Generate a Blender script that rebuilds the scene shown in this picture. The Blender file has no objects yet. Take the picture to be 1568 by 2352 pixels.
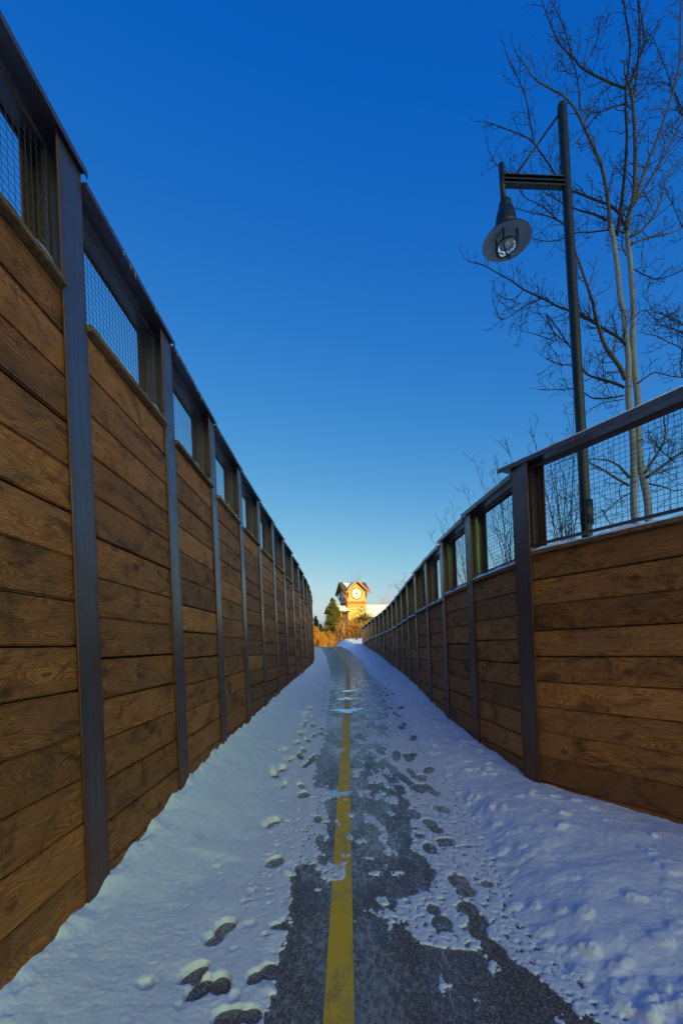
import bpy, bmesh, math, random
import numpy as np
from mathutils import Vector, Matrix

# ------------------------------------------------------------------ camera, sky, sun
S = bpy.context.scene
COL = S.collection
EYE = 1.85                      # camera height above the path
F = 1000.0 / 1568.0             # focal length as a fraction of the picture width
ROLL = 0.042
cam = bpy.data.objects.new('camera', bpy.data.cameras.new('camera'))
COL.objects.link(cam)
S.camera = cam
cam.data.sensor_fit = 'HORIZONTAL'
cam.data.sensor_width = 36
cam.data.lens = 36 * F
cam.data.shift_y = 304 / 1568
cam.data.clip_start = 0.05
cam.data.clip_end = 3000
cam.matrix_world = Matrix.Translation((0, 0, EYE)) @ Matrix.Rotation(math.pi / 2, 4, 'X') @ Matrix.Rotation(-ROLL, 4, 'Z')

SUN_AZ, SUN_EL = math.radians(155), math.radians(12)
w = bpy.data.worlds.new("World"); S.world = w; w.use_nodes = True
wn, wl = w.node_tree.nodes, w.node_tree.links
sky = wn.new('ShaderNodeTexSky'); sky.sky_type = 'NISHITA'; sky.sun_disc = False
sky.sun_elevation = SUN_EL; sky.sun_rotation = SUN_AZ
sky.altitude = 1000; sky.air_density = 1.0; sky.dust_density = 5.0; sky.ozone_density = 1.0
SKYMAX = (16.5, 62.0, 60.0)
sep = wn.new('ShaderNodeSeparateColor'); com = wn.new('ShaderNodeCombineColor')
wl.new(sky.outputs[0], sep.inputs[0])
for k, (g, a) in enumerate(((2.0, .30), (1.17, .80), (.36, 2.78))):
    p = wn.new('ShaderNodeMath'); p.operation = 'POWER'; p.inputs[1].default_value = g
    m = wn.new('ShaderNodeMath'); m.operation = 'MULTIPLY_ADD'; m.inputs[1].default_value = a; m.inputs[2].default_value = (-.08, 0, 0)[k]
    wl.new(sep.outputs[k], p.inputs[0]); wl.new(p.outputs[0], m.inputs[0])
    q = wn.new('ShaderNodeMath'); q.operation = 'MINIMUM'; q.inputs[1].default_value = SKYMAX[k]; lo = wn.new('ShaderNodeMath'); lo.operation = 'MAXIMUM'; lo.inputs[1].default_value = .02
    wl.new(m.outputs[0], q.inputs[0]); wl.new(q.outputs[0], lo.inputs[0]); wl.new(lo.outputs[0], com.inputs[k])
wl.new(com.outputs[0], wn['Background'].inputs[0])
wn['Background'].inputs[1].default_value = 0.1

sun = bpy.data.objects.new('sun', bpy.data.lights.new('sun', 'SUN'))
COL.objects.link(sun)
sun.data.energy = 3.3; sun.data.angle = math.radians(0.5); sun.data.color = (1.0, 0.70, 0.30)
sd = Vector((math.sin(SUN_AZ) * math.cos(SUN_EL), math.cos(SUN_AZ) * math.cos(SUN_EL), math.sin(SUN_EL)))
sun.rotation_euler = sd.to_track_quat('Z', 'Y').to_euler()
S.view_settings.view_transform = 'Standard'; S.view_settings.look = 'None'
S.view_settings.exposure = 0.62; S.view_settings.gamma = 1

# ------------------------------------------------------------------ helpers
R = random.Random(7)
def at(u, v, Y):
    """a point of the place from a picture position (1568 x 2352) and its distance"""
    c, s = math.cos(ROLL), math.sin(ROLL)
    x, y = u - 784, 1480 - v
    return Vector(((x * c + y * s) * Y / 1000, Y, EYE + (-x * s + y * c) * Y / 1000))

def tag(o, label=None, cat=None, group=None, kind=None):
    if label: o['label'] = label
    if cat: o['category'] = cat
    if group: o['group'] = group
    if kind: o['kind'] = kind
    return o
def empty(name, loc=(0, 0, 0), rz=0):
    o = bpy.data.objects.new(name, None); COL.objects.link(o)
    o.location = loc; o.rotation_euler = (0, 0, rz); return o

class MB:
    """collects geometry for one mesh object"""
    def __init__(s): s.v = []; s.f = []; s.m = []
    def add(s, vs, fs, mi=0):
        n = len(s.v); s.v += [tuple(p) for p in vs]
        s.f += [tuple(n + i for i in f) for f in fs]; s.m += [mi] * len(fs); return s
    def box(s, x0, x1, y0, y1, z0, z1, M=None, mi=0):
        vs = [Vector((x, y, z)) for z in (z0, z1) for x, y in ((x0, y0), (x1, y0), (x1, y1), (x0, y1))]
        if M is not None: vs = [M @ p for p in vs]
        return s.add(vs, [(3, 2, 1, 0), (4, 5, 6, 7), (0, 1, 5, 4), (1, 2, 6, 5), (2, 3, 7, 6), (3, 0, 4, 7)], mi)
    def bar(s, a, b, wd, th, mi=0, up=(0, 0, 1)):
        a, b = Vector(a), Vector(b); d = (b - a); L = d.length; d.normalize()
        u = Vector(up)
        if abs(d.dot(u)) > .98: u = Vector((1, 0, 0))
        x = d.cross(u).normalized(); z = x.cross(d)
        M = Matrix(((x.x, d.x, z.x, a.x), (x.y, d.y, z.y, a.y), (x.z, d.z, z.z, a.z), (0, 0, 0, 1)))
        return s.box(-wd / 2, wd / 2, 0, L, -th / 2, th / 2, M, mi)
    def tube(s, pts, rad, n=6, mi=0, cap=True):
        pts = [Vector(p) for p in pts]; k = len(pts)
        if not hasattr(rad, '__len__'): rad = [rad] * k
        t = (pts[1] - pts[0]).normalized()
        u = Vector((0, 0, 1)) if abs(t.z) < .9 else Vector((1, 0, 0))
        vs = []
        for i, p in enumerate(pts):
            a = pts[max(i - 1, 0)]; b = pts[min(i + 1, k - 1)]
            t = (b - a).normalized() if (b - a).length > 1e-9 else t
            u = (u - t * u.dot(t)); u = u.normalized() if u.length > 1e-6 else t.orthogonal().normalized()
            q = t.cross(u)
            for j in range(n):
                an = 2 * math.pi * j / n
                vs.append(p + (u * math.cos(an) + q * math.sin(an)) * rad[i])
        fs = [(i * n + j, i * n + (j + 1) % n, (i + 1) * n + (j + 1) % n, (i + 1) * n + j) for i in range(k - 1) for j in range(n)]
        if cap and n > 3: fs += [tuple(range(n - 1, -1, -1)), tuple((k - 1) * n + j for j in range(n))]
        return s.add(vs, fs, mi)
    def lathe(s, prof, n=24, c=(0, 0, 0), mi=0, M=None):
        vs = []
        for r, z in prof:
            for j in range(n):
                an = 2 * math.pi * j / n
                p = Vector((c[0] + r * math.cos(an), c[1] + r * math.sin(an), c[2] + z))
                vs.append(M @ p if M is not None else p)
        k = len(prof)
        fs = [(i * n + j, i * n + (j + 1) % n, (i + 1) * n + (j + 1) % n, (i + 1) * n + j) for i in range(k - 1) for j in range(n)]
        return s.add(vs, fs, mi)
    def mesh(s, name, mats, smooth=False):
        me = bpy.data.meshes.new(name); me.from_pydata(s.v, [], s.f)
        for m in (mats if isinstance(mats, (list, tuple)) else [mats]): me.materials.append(m)
        me.polygons.foreach_set('material_index', s.m)
        if smooth: me.polygons.foreach_set('use_smooth', [True] * len(s.f))
        me.update(); return me
    def build(s, name, mats, parent=None, smooth=False, loc=None, rot=None):
        return link(name, s.mesh(name, mats, smooth), parent, loc, rot)
def link(name, me, parent=None, loc=None, rot=None):
    o = bpy.data.objects.new(name, me); COL.objects.link(o)
    if parent: o.parent = parent
    if loc is not None: o.location = loc
    if rot is not None: o.rotation_euler = rot
    return o
def bevelled(x, y, z, b, mats, name):
    bm = bmesh.new(); bmesh.ops.create_cube(bm, size=1)
    bmesh.ops.scale(bm, vec=(x, y, z), verts=bm.verts)
    es = [e for e in bm.edges if abs(e.verts[0].co.x - e.verts[1].co.x) > x * .5]
    bmesh.ops.bevel(bm, geom=es, offset=b, segments=2, affect='EDGES')
    me = bpy.data.meshes.new(name); bm.to_mesh(me); bm.free()
    me.materials.append(mats); return me

# ------------------------------------------------------------------ materials
class NT:
    def __init__(s, name, rough=.6, metal=0.0, spec=.5):
        s.mat = bpy.data.materials.new(name); s.mat.use_nodes = True
        s.t = s.mat.node_tree; s.b = s.t.nodes['Principled BSDF']
        s.b.inputs['Roughness'].default_value = rough; s.b.inputs['Metallic'].default_value = metal
        s.b.inputs['Specular IOR Level'].default_value = spec
    def n(s, typ, **kw):
        o = s.t.nodes.new('ShaderNode' + typ)
        for k, v in kw.items(): setattr(o, k, v)
        return o
    def set(s, sock, v):
        if hasattr(v, 'is_linked') or isinstance(v, bpy.types.NodeSocket): s.t.links.new(v, sock)
        elif isinstance(v, tuple) and len(v) == 3 and len(sock.default_value) == 4: sock.default_value = v + (1,)
        else: sock.default_value = v
    def math(s, op, a, b=0.0, c=None, clamp=False):
        m = s.n('Math', operation=op, use_clamp=clamp); s.set(m.inputs[0], a); s.set(m.inputs[1], b)
        if c is not None: s.set(m.inputs[2], c)
        return m.outputs[0]
    def mix(s, f, a, b, mode='MIX'):
        m = s.n('Mix', data_type='RGBA', blend_type=mode)
        s.set(m.inputs[0], f); s.set(m.inputs[6], a); s.set(m.inputs[7], b); return m.outputs[2]
    def coords(s, kind='Object', scale=(1, 1, 1), offset=None, rnd=False):
        tc = s.n('TexCoord'); out = tc.outputs[kind]
        if rnd:
            oi = s.n('ObjectInfo'); c = s.n('CombineXYZ')
            for k, q in enumerate((37.0, 91.0, 53.0)): s.set(c.inputs[k], s.math('MULTIPLY', oi.outputs['Random'], q))
            a = s.n('VectorMath', operation='ADD'); s.set(a.inputs[0], out); s.set(a.inputs[1], c.outputs[0]); out = a.outputs[0]
        mp = s.n('Mapping'); mp.inputs['Scale'].default_value = scale; s.set(mp.inputs['Vector'], out)
        return mp.outputs[0]
    def noise(s, co, scale=5, detail=4, rough=.55, dist=0.0):
        k = s.n('TexNoise'); s.set(k.inputs['Vector'], co); k.inputs['Scale'].default_value = scale
        k.inputs['Detail'].default_value = detail; k.inputs['Roughness'].default_value = rough
        k.inputs['Distortion'].default_value = dist; return k.outputs[0]
    def ramp(s, f, stops, interp='LINEAR'):
        r = s.n('ValToRGB'); s.set(r.inputs[0], f); e = r.color_ramp; e.interpolation = interp
        while len(e.elements) < len(stops): e.elements.new(.5)
        for q, (p, c) in zip(e.elements, stops):
            q.position = p; q.color = (c if isinstance(c, tuple) else (c, c, c)) + (1,)
        return r.outputs[0]
    def bump(s, h, strength=.5, dist=.01):
        b = s.n('Bump'); b.inputs['Strength'].default_value = strength; b.inputs['Distance'].default_value = dist
        s.set(b.inputs['Height'], h); s.set(s.b.inputs['Normal'], b.outputs[0])
    def col(s, c): s.set(s.b.inputs['Base Color'], c); return s
    def rough(s, c): s.set(s.b.inputs['Roughness'], c); return s
def plain(name, c, rough=.6, metal=0.0, var=.25, sc=8):
    t = NT(name, rough, metal)
    f = t.noise(t.coords(), sc, 5)
    t.col(t.mix(f, tuple(x * (1 - var) for x in c), tuple(min(1, x * (1 + var)) for x in c)))
    return t.mat
M = {}

# wood of the wall planks: rings, knots, incised dashes, stains
def wood(name, dark, light, stain):
    t = NT(name, .72, 0, .3)
    co = t.coords(rnd=True)
    oi = t.n('ObjectInfo')
    # knots: warp the grain around scattered points
    kc = t.n('Mapping'); kc.inputs['Scale'].default_value = (2.2, 0.0, 3.6); t.set(kc.inputs['Vector'], co)
    vo = t.n('TexVoronoi', feature='F1'); vo.inputs['Scale'].default_value = 1.0; t.set(vo.inputs['Vector'], kc.outputs[0])
    kd = vo.outputs['Distance']
    pull = t.math('POWER', t.math('SUBTRACT', 1.0, t.math('MULTIPLY', kd, 1.6), clamp=True), 2.5)
    st = t.n('Mapping'); st.inputs['Scale'].default_value = (.55, 1.0, 5.5); t.set(st.inputs['Vector'], co)
    big = t.noise(st.outputs[0], 1.3, 2, .5, .6)
    ph = t.math('ADD', t.math('MULTIPLY', big, 26.0), t.math('MULTIPLY', pull, 9.0))
    sx = t.n('SeparateXYZ'); t.set(sx.inputs[0], co)
    ph = t.math('ADD', ph, t.math('MULTIPLY', sx.outputs[2], 40.0))
    ring = t.math('FRACT', ph)
    ringc = t.ramp(ring, [(0, 0.15), (.55, .8), (.85, 1.0), (1, .1)])
    fs = t.n('Mapping'); fs.inputs['Scale'].default_value = (3.5, 30, 130); t.set(fs.inputs['Vector'], co)
    fine = t.noise(fs.outputs[0], 1.0, 5, .65)
    g = t.math('ADD', t.math('MULTIPLY', ringc, .42), t.math('MULTIPLY', fine, .66))
    c = t.mix(t.ramp(g, [(.28, 0.0), (.80, 1.0)]), dark, light)
    rv = t.n('Mapping'); rv.inputs['Scale'].default_value = (1.1, 1, 2.8); t.set(rv.inputs['Vector'], co)
    pat = t.noise(rv.outputs[0], 1.6, 4, .6, .8)
    c = t.mix(t.ramp(pat, [(.36, 0.0), (.68, .85)]), c, stain)
    bv = t.ramp(oi.outputs['Random'], [(0, .50), (.2, 1.0), (.42, .68), (.62, 1.0), (.8, .60), (1, .88)])
    bc = t.n('Mix', data_type='RGBA', blend_type='MULTIPLY'); bc.inputs[0].default_value = 1
    t.set(bc.inputs[6], c); t.set(bc.inputs[7], bv); c = bc.outputs[2]
    sv = t.n('Mapping'); sv.inputs['Scale'].default_value = (1.0, 1, 2.0); t.set(sv.inputs['Vector'], co)
    sn = t.ramp(t.noise(sv.outputs[0], 2.3, 5, .68, 1.2), [(.34, .42), (.50, 1.0), (.66, 1.12)])
    b2 = t.n('Mix', data_type='RGBA', blend_type='MULTIPLY'); b2.inputs[0].default_value = 1; t.set(b2.inputs[6], c); t.set(b2.inputs[7], sn); c = b2.outputs[2]
    knot = t.ramp(kd, [(.05, 1.0), (.10, .75), (.16, 0.0)])
    c = t.mix(t.math('MULTIPLY', knot, .75), c, tuple(x * .3 for x in dark))
    # rows of small incised dashes
    br = t.n('TexBrick'); br.offset = .5; t.set(br.inputs['Vector'], (lambda m: (t.set(m.inputs['Vector'], (lambda q: (t.set(q.inputs[0], sx.outputs[0]), t.set(q.inputs[1], sx.outputs[2]), q.outputs[0])[2])(t.n('CombineXYZ'))), m.outputs[0])[1])(t.n('Mapping')))
    br.inputs['Scale'].default_value = 1; br.inputs['Brick Width'].default_value = .034; br.inputs['Row Height'].default_value = .0125
    br.inputs['Mortar Size'].default_value = .0042; br.inputs['Mortar Smooth'].default_value = .6
    on = t.ramp(t.math('FRACT', t.math('MULTIPLY', oi.outputs['Random'], 7.31)), [(.38, 0.0), (.42, 1.0)])
    dash = t.math('MULTIPLY', t.math('SUBTRACT', 1.0, br.outputs['Fac']), on)
    c = t.mix(t.math('MULTIPLY', dash, .42), c, tuple(x * .35 for x in dark))
    t.col(c)
    h = t.math('SUBTRACT', t.math('ADD', t.math('MULTIPLY', g, .9), t.math('MULTIPLY', fine, .6)), t.math('MULTIPLY', dash, .7))
    t.bump(h, .75, .004)
    t.rough(t.ramp(g, [(0, .85), (1, .62)]))
    return t.mat
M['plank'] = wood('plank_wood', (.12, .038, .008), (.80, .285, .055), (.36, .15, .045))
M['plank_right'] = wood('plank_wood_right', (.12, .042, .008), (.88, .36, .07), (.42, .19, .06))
M['coping'] = wood('coping_wood', (.14, .07, .03), (.46, .26, .11), (.28, .17, .09))

def steel(name, rust=.5):
    t = NT(name, .42, .55)
    co = t.coords(rnd=True)
    mp = t.n('Mapping'); mp.inputs['Scale'].default_value = (30, 30, 1.4); t.set(mp.inputs['Vector'], co)
    a = t.noise(mp.outputs[0], 1.0, 6, .65)
    b = t.noise(co, 2.6, 5, .6, .4)
    d = t.noise(co, 90, 3, .6)
    tc = t.n('TexCoord'); sx = t.n('SeparateXYZ'); t.set(sx.inputs[0], tc.outputs['Object'])
    edge = t.math('MULTIPLY', t.math('ABSOLUTE', sx.outputs[0]), 7.7)
    scale = t.math('ADD', t.math('ADD', t.math('MULTIPLY', a, .55), t.math('MULTIPLY', b, .5)), t.math('MULTIPLY', t.math('POWER', t.math('MINIMUM', edge, 1.0), 4.0), .42 * rust))
    low = t.math('MULTIPLY', t.math('SUBTRACT', 1.5, sx.outputs[2], clamp=True), .5 * rust)
    scale = t.math('ADD', scale, low)
    c = t.mix(t.ramp(scale, [(.42, 0.0), (.78, 1.0)]), (.125, .115, .12), (.15, .052, .032))
    c = t.mix(t.math('MULTIPLY', t.ramp(d, [(.55, 0.0), (.75, 1.0)]), .35), c, (.05, .028, .024))
    c = t.mix(t.math('MULTIPLY', t.ramp(t.noise(co, 5.5, 5, .7, .5), [(.60, 0.0), (.70, .6)]), rust), c, (.30, .12, .06))
    t.col(c)
    t.rough(t.ramp(scale, [(.35, .26), (.8, .6)]))
    t.b.inputs['Metallic'].default_value = .45; t.b.inputs['Coat Weight'].default_value = .15; t.b.inputs['Coat Roughness'].default_value = .28
    t.bump(t.math('ADD', a, t.math('MULTIPLY', d, .5)), .18, .003)
    return t.mat
M['steel'] = steel('weathered_steel')
M['rail'] = steel('rail_steel', 0)
M['wire'] = plain('wire_steel', (.05, .042, .042), .5, .5)
M['gap_dark'] = plain('gap_dark', (.03, .024, .02), .95)

def snow(name, dirt=0.0):
    t = NT(name, .45, 0, .35)
    co = t.coords()
    a = t.noise(co, 9, 5, .6); f = t.noise(co, 160, 3, .7)
    c = t.mix(a, (.84, .94, .99), (.90, .98, 1.0))
    if dirt:
        dm = t.ramp(t.noise(co, 3.2, 6, .68, .5), [(.60, 0.0), (.76, dirt)])
        c = t.mix(dm, c, (.46, .40, .33))
        sp = t.ramp(t.noise(co, 60, 2, .5), [(.74, 0.0), (.8, .5)])
        c = t.mix(sp, c, (.22, .17, .13))
    t.col(c)
    t.b.inputs['Subsurface Weight'].default_value = .0
    cr = t.noise(co, 45, 4, .65)
    t.bump(t.math('ADD', t.math('MULTIPLY', a, 1.1), t.math('ADD', t.math('MULTIPLY', cr, .7), t.math('MULTIPLY', f, .35))), .6, .014)
    return t.mat
M['snow'] = snow('snow_white')
M['snow_bank'] = snow('snow_bank', .55)

# wet, partly iced asphalt
def asphalt(name, paint=False):
    t = NT(name, .4, 0, .5)
    co = t.coords()
    st = t.n('Mapping'); st.inputs['Scale'].default_value = (1.0, .55, 1); t.set(st.inputs['Vector'], co)
    g = t.noise(co, 150, 3, .7); m = t.noise(st.outputs[0], 5.5, 6, .62, .5); bg = t.noise(st.outputs[0], 1.3, 4, .6)
    vo = t.n('TexVoronoi', feature='F1'); vo.inputs['Scale'].default_value = 75; t.set(vo.inputs['Vector'], co)
    agg = t.ramp(vo.outputs['Distance'], [(.1, 1.0), (.55, 0.0)])
    c = t.mix(t.math('MULTIPLY', g, agg), (.10, .085, .065), (.72, .63, .50))
    c = t.mix(t.ramp(bg, [(.4, 0.0), (.65, .5)]), c, (.20, .165, .12))
    if paint:
        wear = t.ramp(t.math('ADD', t.math('MULTIPLY', m, .6), t.math('MULTIPLY', g, .5)), [(.52, 1.0), (.68, 0.4)])
        tone = t.mix(t.noise(co, 14, 4, .6, .6), (.95, .52, .012), (1.0, .70, .05))
        c = t.mix(wear, c, tone); t.b.inputs['Specular IOR Level'].default_value = .35
    # frost crystals frozen onto the surface
    fr = t.noise(st.outputs[0], 34, 5, .72, .6)
    y = t.n('SeparateXYZ'); t.set(y.inputs[0], co)
    far = t.ramp(t.math('MULTIPLY', y.outputs[1], .02), [(.04, .35), (.09, .9), (.27, .9), (.36, .12), (.6, 0.0)])
    frost = t.math('MULTIPLY', t.ramp(t.math('ADD', t.math('MULTIPLY', fr, .62), t.math('MULTIPLY', bg, .42)), [(.515, 0.0), (.56, 1.0)]), far)
    c = t.mix(t.math('MULTIPLY', frost, .06 if paint else .6), c, (.78, .82, .82))
    t.col(c)
    ice = t.ramp(m, [(.38, 0.0), (.56, 1.0)])
    dry = t.ramp(t.math('MULTIPLY', y.outputs[1], .02), [(.28, 0.0), (.40, 1.0)])
    ice = t.math('MULTIPLY', ice, t.math('SUBTRACT', 1.0, t.math('MULTIPLY', dry, .8)))
    t.rough(t.mix(ice, (.7,) * 3, (.45,) * 3) if paint else t.mix(ice, (.55,) * 3, (.16,) * 3))
    h = t.math('ADD', t.math('MULTIPLY', t.math('MULTIPLY', g, .30), t.math('SUBTRACT', 1.0, t.math('MULTIPLY', ice, .75))), t.math('ADD', t.math('MULTIPLY', m, 1.0), t.math('MULTIPLY', fr, .30)))
    t.bump(h, .9, .022)
    t.b.inputs['Coat Weight'].default_value = 0.0 if paint else .25; t.b.inputs['Coat Roughness'].default_value = .2
    return t.mat
M['asphalt'] = asphalt('wet_asphalt'); M['paint'] = asphalt('yellow_line_paint', True)

# ------------------------------------------------------------------ numpy noise for the snow
def pnoise(x, y, seed=0):
    rs = np.random.RandomState(seed); P = rs.permutation(512); P = np.concatenate([P, P])
    xi = np.floor(x).astype(int); yi = np.floor(y).astype(int); xf = x - xi; yf = y - yi
    u = xf * xf * xf * (xf * (xf * 6 - 15) + 10); v = yf * yf * yf * (yf * (yf * 6 - 15) + 10)
    def g(ix, iy, fx, fy):
        a = P[(P[ix & 511] + iy) & 511] * (2 * np.pi / 512.0); return np.cos(a) * fx + np.sin(a) * fy
    n00 = g(xi, yi, xf, yf); n10 = g(xi + 1, yi, xf - 1, yf); n01 = g(xi, yi + 1, xf, yf - 1); n11 = g(xi + 1, yi + 1, xf - 1, yf - 1)
    a = n00 + u * (n10 - n00); b = n01 + u * (n11 - n01); return (a + v * (b - a)) * 1.5
def fbm(x, y, o=4, seed=0, gain=.5):
    r = 0; a = 1; t = 0
    for k in range(o):
        r = r + a * pnoise(x * 2 ** k + 17.3 * k, y * 2 ** k + 5.1 * k, seed + k); t += a; a *= gain
    return r / t
def smooth(x): x = np.clip(x, 0, 1); return x * x * (3 - 2 * x)

# ------------------------------------------------------------------ plan of the walls (heights are above eye level, eye at EYE)
LX = [1.68, 1.68, 1.69, 1.68, 1.65, 1.60, 1.55, 1.49, 1.44, 1.41, 1.39, 1.40, 1.44, 1.51, 1.60, 1.76, 1.98, 2.28, 2.68]
LP = [(-1.68, -1.89), (-1.68, -.29), (-1.68, 1.31)] + [(-x, 1.6 * (1.82 + i)) for i, x in enumerate(LX)]
LR = [3.60, 3.50, 3.40, 3.31, 3.26, 3.22, 3.19, 3.15, 3.11, 3.045, 2.95, 2.88, 2.80, 2.75, 2.67, 2.60, 2.54, 2.50, 2.4, 2.3, 2.2]
LBASE = ([-3, 2.9, 4.5, 6.1, 7.7, 9.3, 10.9, 12.5, 14.1, 15.7, 17.3, 20.5, 24, 28, 32, 40], [-1.62, -1.60, -1.38, -1.3, -1.3, -1.23, -1.18, -1.1, -1.03, -1.0, -.93, -.9, -.8, -.5, -.2, 0])
RX = [2.13, 1.99, 1.955, 1.96, 1.985, 2.02, 2.06, 2.09, 2.11, 2.10, 2.06, 2.0, 1.93, 1.83, 1.72, 1.6, 1.47]
RP = [(4.92, .24), (3.99, 1.84), (3.06, 3.44)] + [(x, 1.6 * (3.15 + i)) for i, x in enumerate(RX)]
RR = [2.16, 2.09, 2.02, 1.93, 1.89, 1.82, 1.80, 1.75, 1.71, 1.67, 1.62, 1.58, 1.53, 1.48, 1.44, 1.40, 1.32, 1.24, 1.15]
RBASE = ([-3, 2, 5, 6.6, 8.2, 9.8, 11.4, 13, 17, 19.4, 21, 24, 27, 30.6, 33, 40], [-1.78, -1.80, -1.75, -1.64, -1.57, -1.46, -1.34, -1.27, -1.13, -1.05, -.92, -.69, -.48, -.12, .1, .1])
HY = [-60, -5, 2, 5, 9, 13, 17, 21, 25, 28, 31, 33, 36, 40, 60, 120]
HZ = [-1.85, -1.85, -1.82, -1.80, -1.6, -1.4, -1.25, -1.03, -.72, -.42, -.25, -.16, -.15, -.3, -.5, -.8]
def hz(y): return np.interp(y, HY, HZ)
def wall_x(P, y):
    q = sorted(P, key=lambda p: p[1]); return np.interp(y, [p[1] for p in q], [p[0] for p in q])
def lw(y): return wall_x(LP, y)
def rw(y): return wall_x(RP, y)
def cop(P, Rl, drop, y):
    q = [((P[i][1] + P[i + 1][1]) / 2, Rl[i] - drop) for i in range(len(P) - 1)]
    return np.interp(y, [a for a, b in q], [b for a, b in q])

# ------------------------------------------------------------------ ground: one sheet to the horizon with the sunken corridor
def grid_mesh(name, X, Y, Z, mat):
    ny, nx = X.shape
    me = bpy.data.meshes.new(name)
    me.vertices.add(nx * ny)
    me.vertices.foreach_set('co', np.stack([X, Y, Z], -1).astype(np.float32).ravel())
    i = np.arange(ny - 1)[:, None] * nx + np.arange(nx - 1)[None, :]
    q = np.stack([i, i + 1, i + nx + 1, i + nx], -1).reshape(-1, 4)
    me.loops.add(q.size); me.loops.foreach_set('vertex_index', q.ravel().astype(np.int32))
    me.polygons.add(len(q)); me.polygons.foreach_set('loop_start', (np.arange(len(q)) * 4).astype(np.int32))
    me.polygons.foreach_set('use_smooth', np.ones(len(q), bool))
    me.materials.append(mat); me.update(calc_edges=True); me.validate()
    return link(name, me)

ys = np.concatenate([[-1500, -400, -120, -40, -12, -4], np.arange(-2, 46, .8), np.arange(47, 130, 4), [150, 200, 300, 500, 900, 1600]])
offs_out = np.array([0.17, .6, 1.5, 3, 6, 12, 25, 60, 150, 400, 1500.])
def sheet():
    rows = []
    for y in ys:
        l, r = float(lw(y)), float(rw(y))
        if y > 31: r = 1.47 + (y - 30.6) * .35; l = min(l, -2.68 - (y - 31) * .9)
        f = float(hz(y)) - .06
        zl = float(cop(LP, LR, 1.16, y)); zr = float(cop(RP, RR, 1.22, y))
        t = min(1, max(0, (y - 27) / 6)); zr = zr * (1 - t) + (f + .05) * t
        t = min(1, max(0, (y - 31) / 5)); zl = zl * (1 - t) + (f + .1) * t
        t = min(1, max(0, (-1.5 - y) / 6)); zl = zl * (1 - t) + (f + .3) * t; zr = zr * (1 - t) + (f + .3) * t
        row = [(l - o, zl + (0 if o < 2 else min(1, o / 60) * (f + .2 - zl)) ) for o in offs_out[::-1]]
        row += [(l - .15, f), (l * .5 + r * .5, f), (r + .15, f)]
        row += [(r + o, zr + (0 if o < 2 else min(1, o / 60) * (f + .2 - zr))) for o in offs_out]
        rows.append([(x, y, z + EYE) for x, z in row])
    A = np.array(rows, float)
    o = grid_mesh('ground', A[..., 0], A[..., 1], A[..., 2], M['snow'])
    o.data.polygons.foreach_set('use_smooth', np.zeros(len(o.data.polygons), bool))
    return tag(o, kind='structure')
sheet()

# path and its yellow line
YL = ([-6, 2.09, 2.72, 4.3, 5.55, 9.31, 14.75, 18, 20.7, 23.5, 25.8, 28.5, 31.5, 33.5, 36, 40, 44], [-.12, -.09, -.08, -.06, -.04, .04, .17, .20, .18, .08, -.06, -.28, -.62, -1.0, -1.7, -3.3, -5.5])
py = np.concatenate([np.arange(-6, 33, .3), np.arange(33, 44, .5)])
def strip(name, lo, hi, n, dz, mat, wfun=None):
    c = np.interp(py, *YL); u = np.linspace(lo, hi, n)[None, :]
    slope = np.gradient(c, py); nx = 1 / np.sqrt(1 + slope ** 2); nyy = -slope * nx
    if wfun is None: X = c[:, None] + u * nx[:, None]; Y = py[:, None] + u * nyy[:, None]
    else: X = wfun(py, u); Y = py[:, None] + 0 * u
    return tag(grid_mesh(name, X, Y, hz(Y) + EYE + dz, mat), kind='structure')
def pathw(y, u):
    c = np.interp(y, *YL)[:, None]; l = np.maximum(lw(y)[:, None] + .03, c - 2.4); r = np.minimum(rw(y)[:, None] - .03, c + 2.2)
    return l + (r - l) * u
strip('path', 0, 1, 24, 0.0, M['asphalt'], pathw)
strip('centre_line', -.076, .076, 3, .004, M['paint'])

# the trodden snow: a height field that rises from the bare path to the banks
def hitg(u, v):
    c, s = math.cos(ROLL), math.sin(ROLL); x, y = u - 784, 1480 - v
    X = (x * c + y * s) / 1000; q = (-x * s + y * c) / 1000; Z = 1.0
    for k in range(60): Z = Z + .7 * (min(60, float(hz(Z)) / min(q, -1e-4)) - Z)
    return X * Z, Z
EL = ([-6, 1.5, 2.11, 2.33, 2.58, 2.75, 3.0, 3.3, 3.58, 3.64, 4.4, 4.6, 5.2, 5.9, 7.65, 12.1, 19.2, 25.0, 31, 36, 46], [-.5, -.49, -.44, -.42, -.43, -.40, -.42, -.45, -.45, -.40, -.38, -.30, -.36, -.44, -.36, -.37, -.55, -.90, -1.45, -2.4, -6])
ERP = [(1350, 2340), (1204, 2226), (1140, 2188), (1010, 2180), (960, 2166), (924, 2131), (905, 2085), (912, 2066), (985, 2050), (997, 2005), (978, 1977), (941, 1949), (941, 1851), (918, 1809), (896, 1753), (882, 1725), (868, 1690)]
ERN = ([-6, 1.5], [2.0, 1.6])
EB = ([-6, 1.5, 2.07, 2.65, 3.1, 3.75, 4.74, 6.3, 8, 11.8, 17, 24.4, 30, 34, 46], [2.1, 1.7, 1.26, 1.06, 1.12, 1.2, 1.28, 1.22, 1.24, 1.34, 1.2, .95, .5, .1, -3])
_e = sorted([hitg(*p)[::-1] for p in ERP])
_f = ([7.7, 11.8, 17.1, 22, 24.4, 27.5, 29.9, 33, 38, 46], [.84, 1.10, 1.02, .95, .80, .55, .30, -.1, -1.0, -3.6])
_e = [q for q in _e if q[0] < 7.4]
ER = (ERN[0] + [q[0] for q in _e] + _f[0], ERN[1] + [q[1] for q in _e] + _f[1])
FOOT = []   # u, v, half length m, half width m, turn, two lobes, floor height
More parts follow.
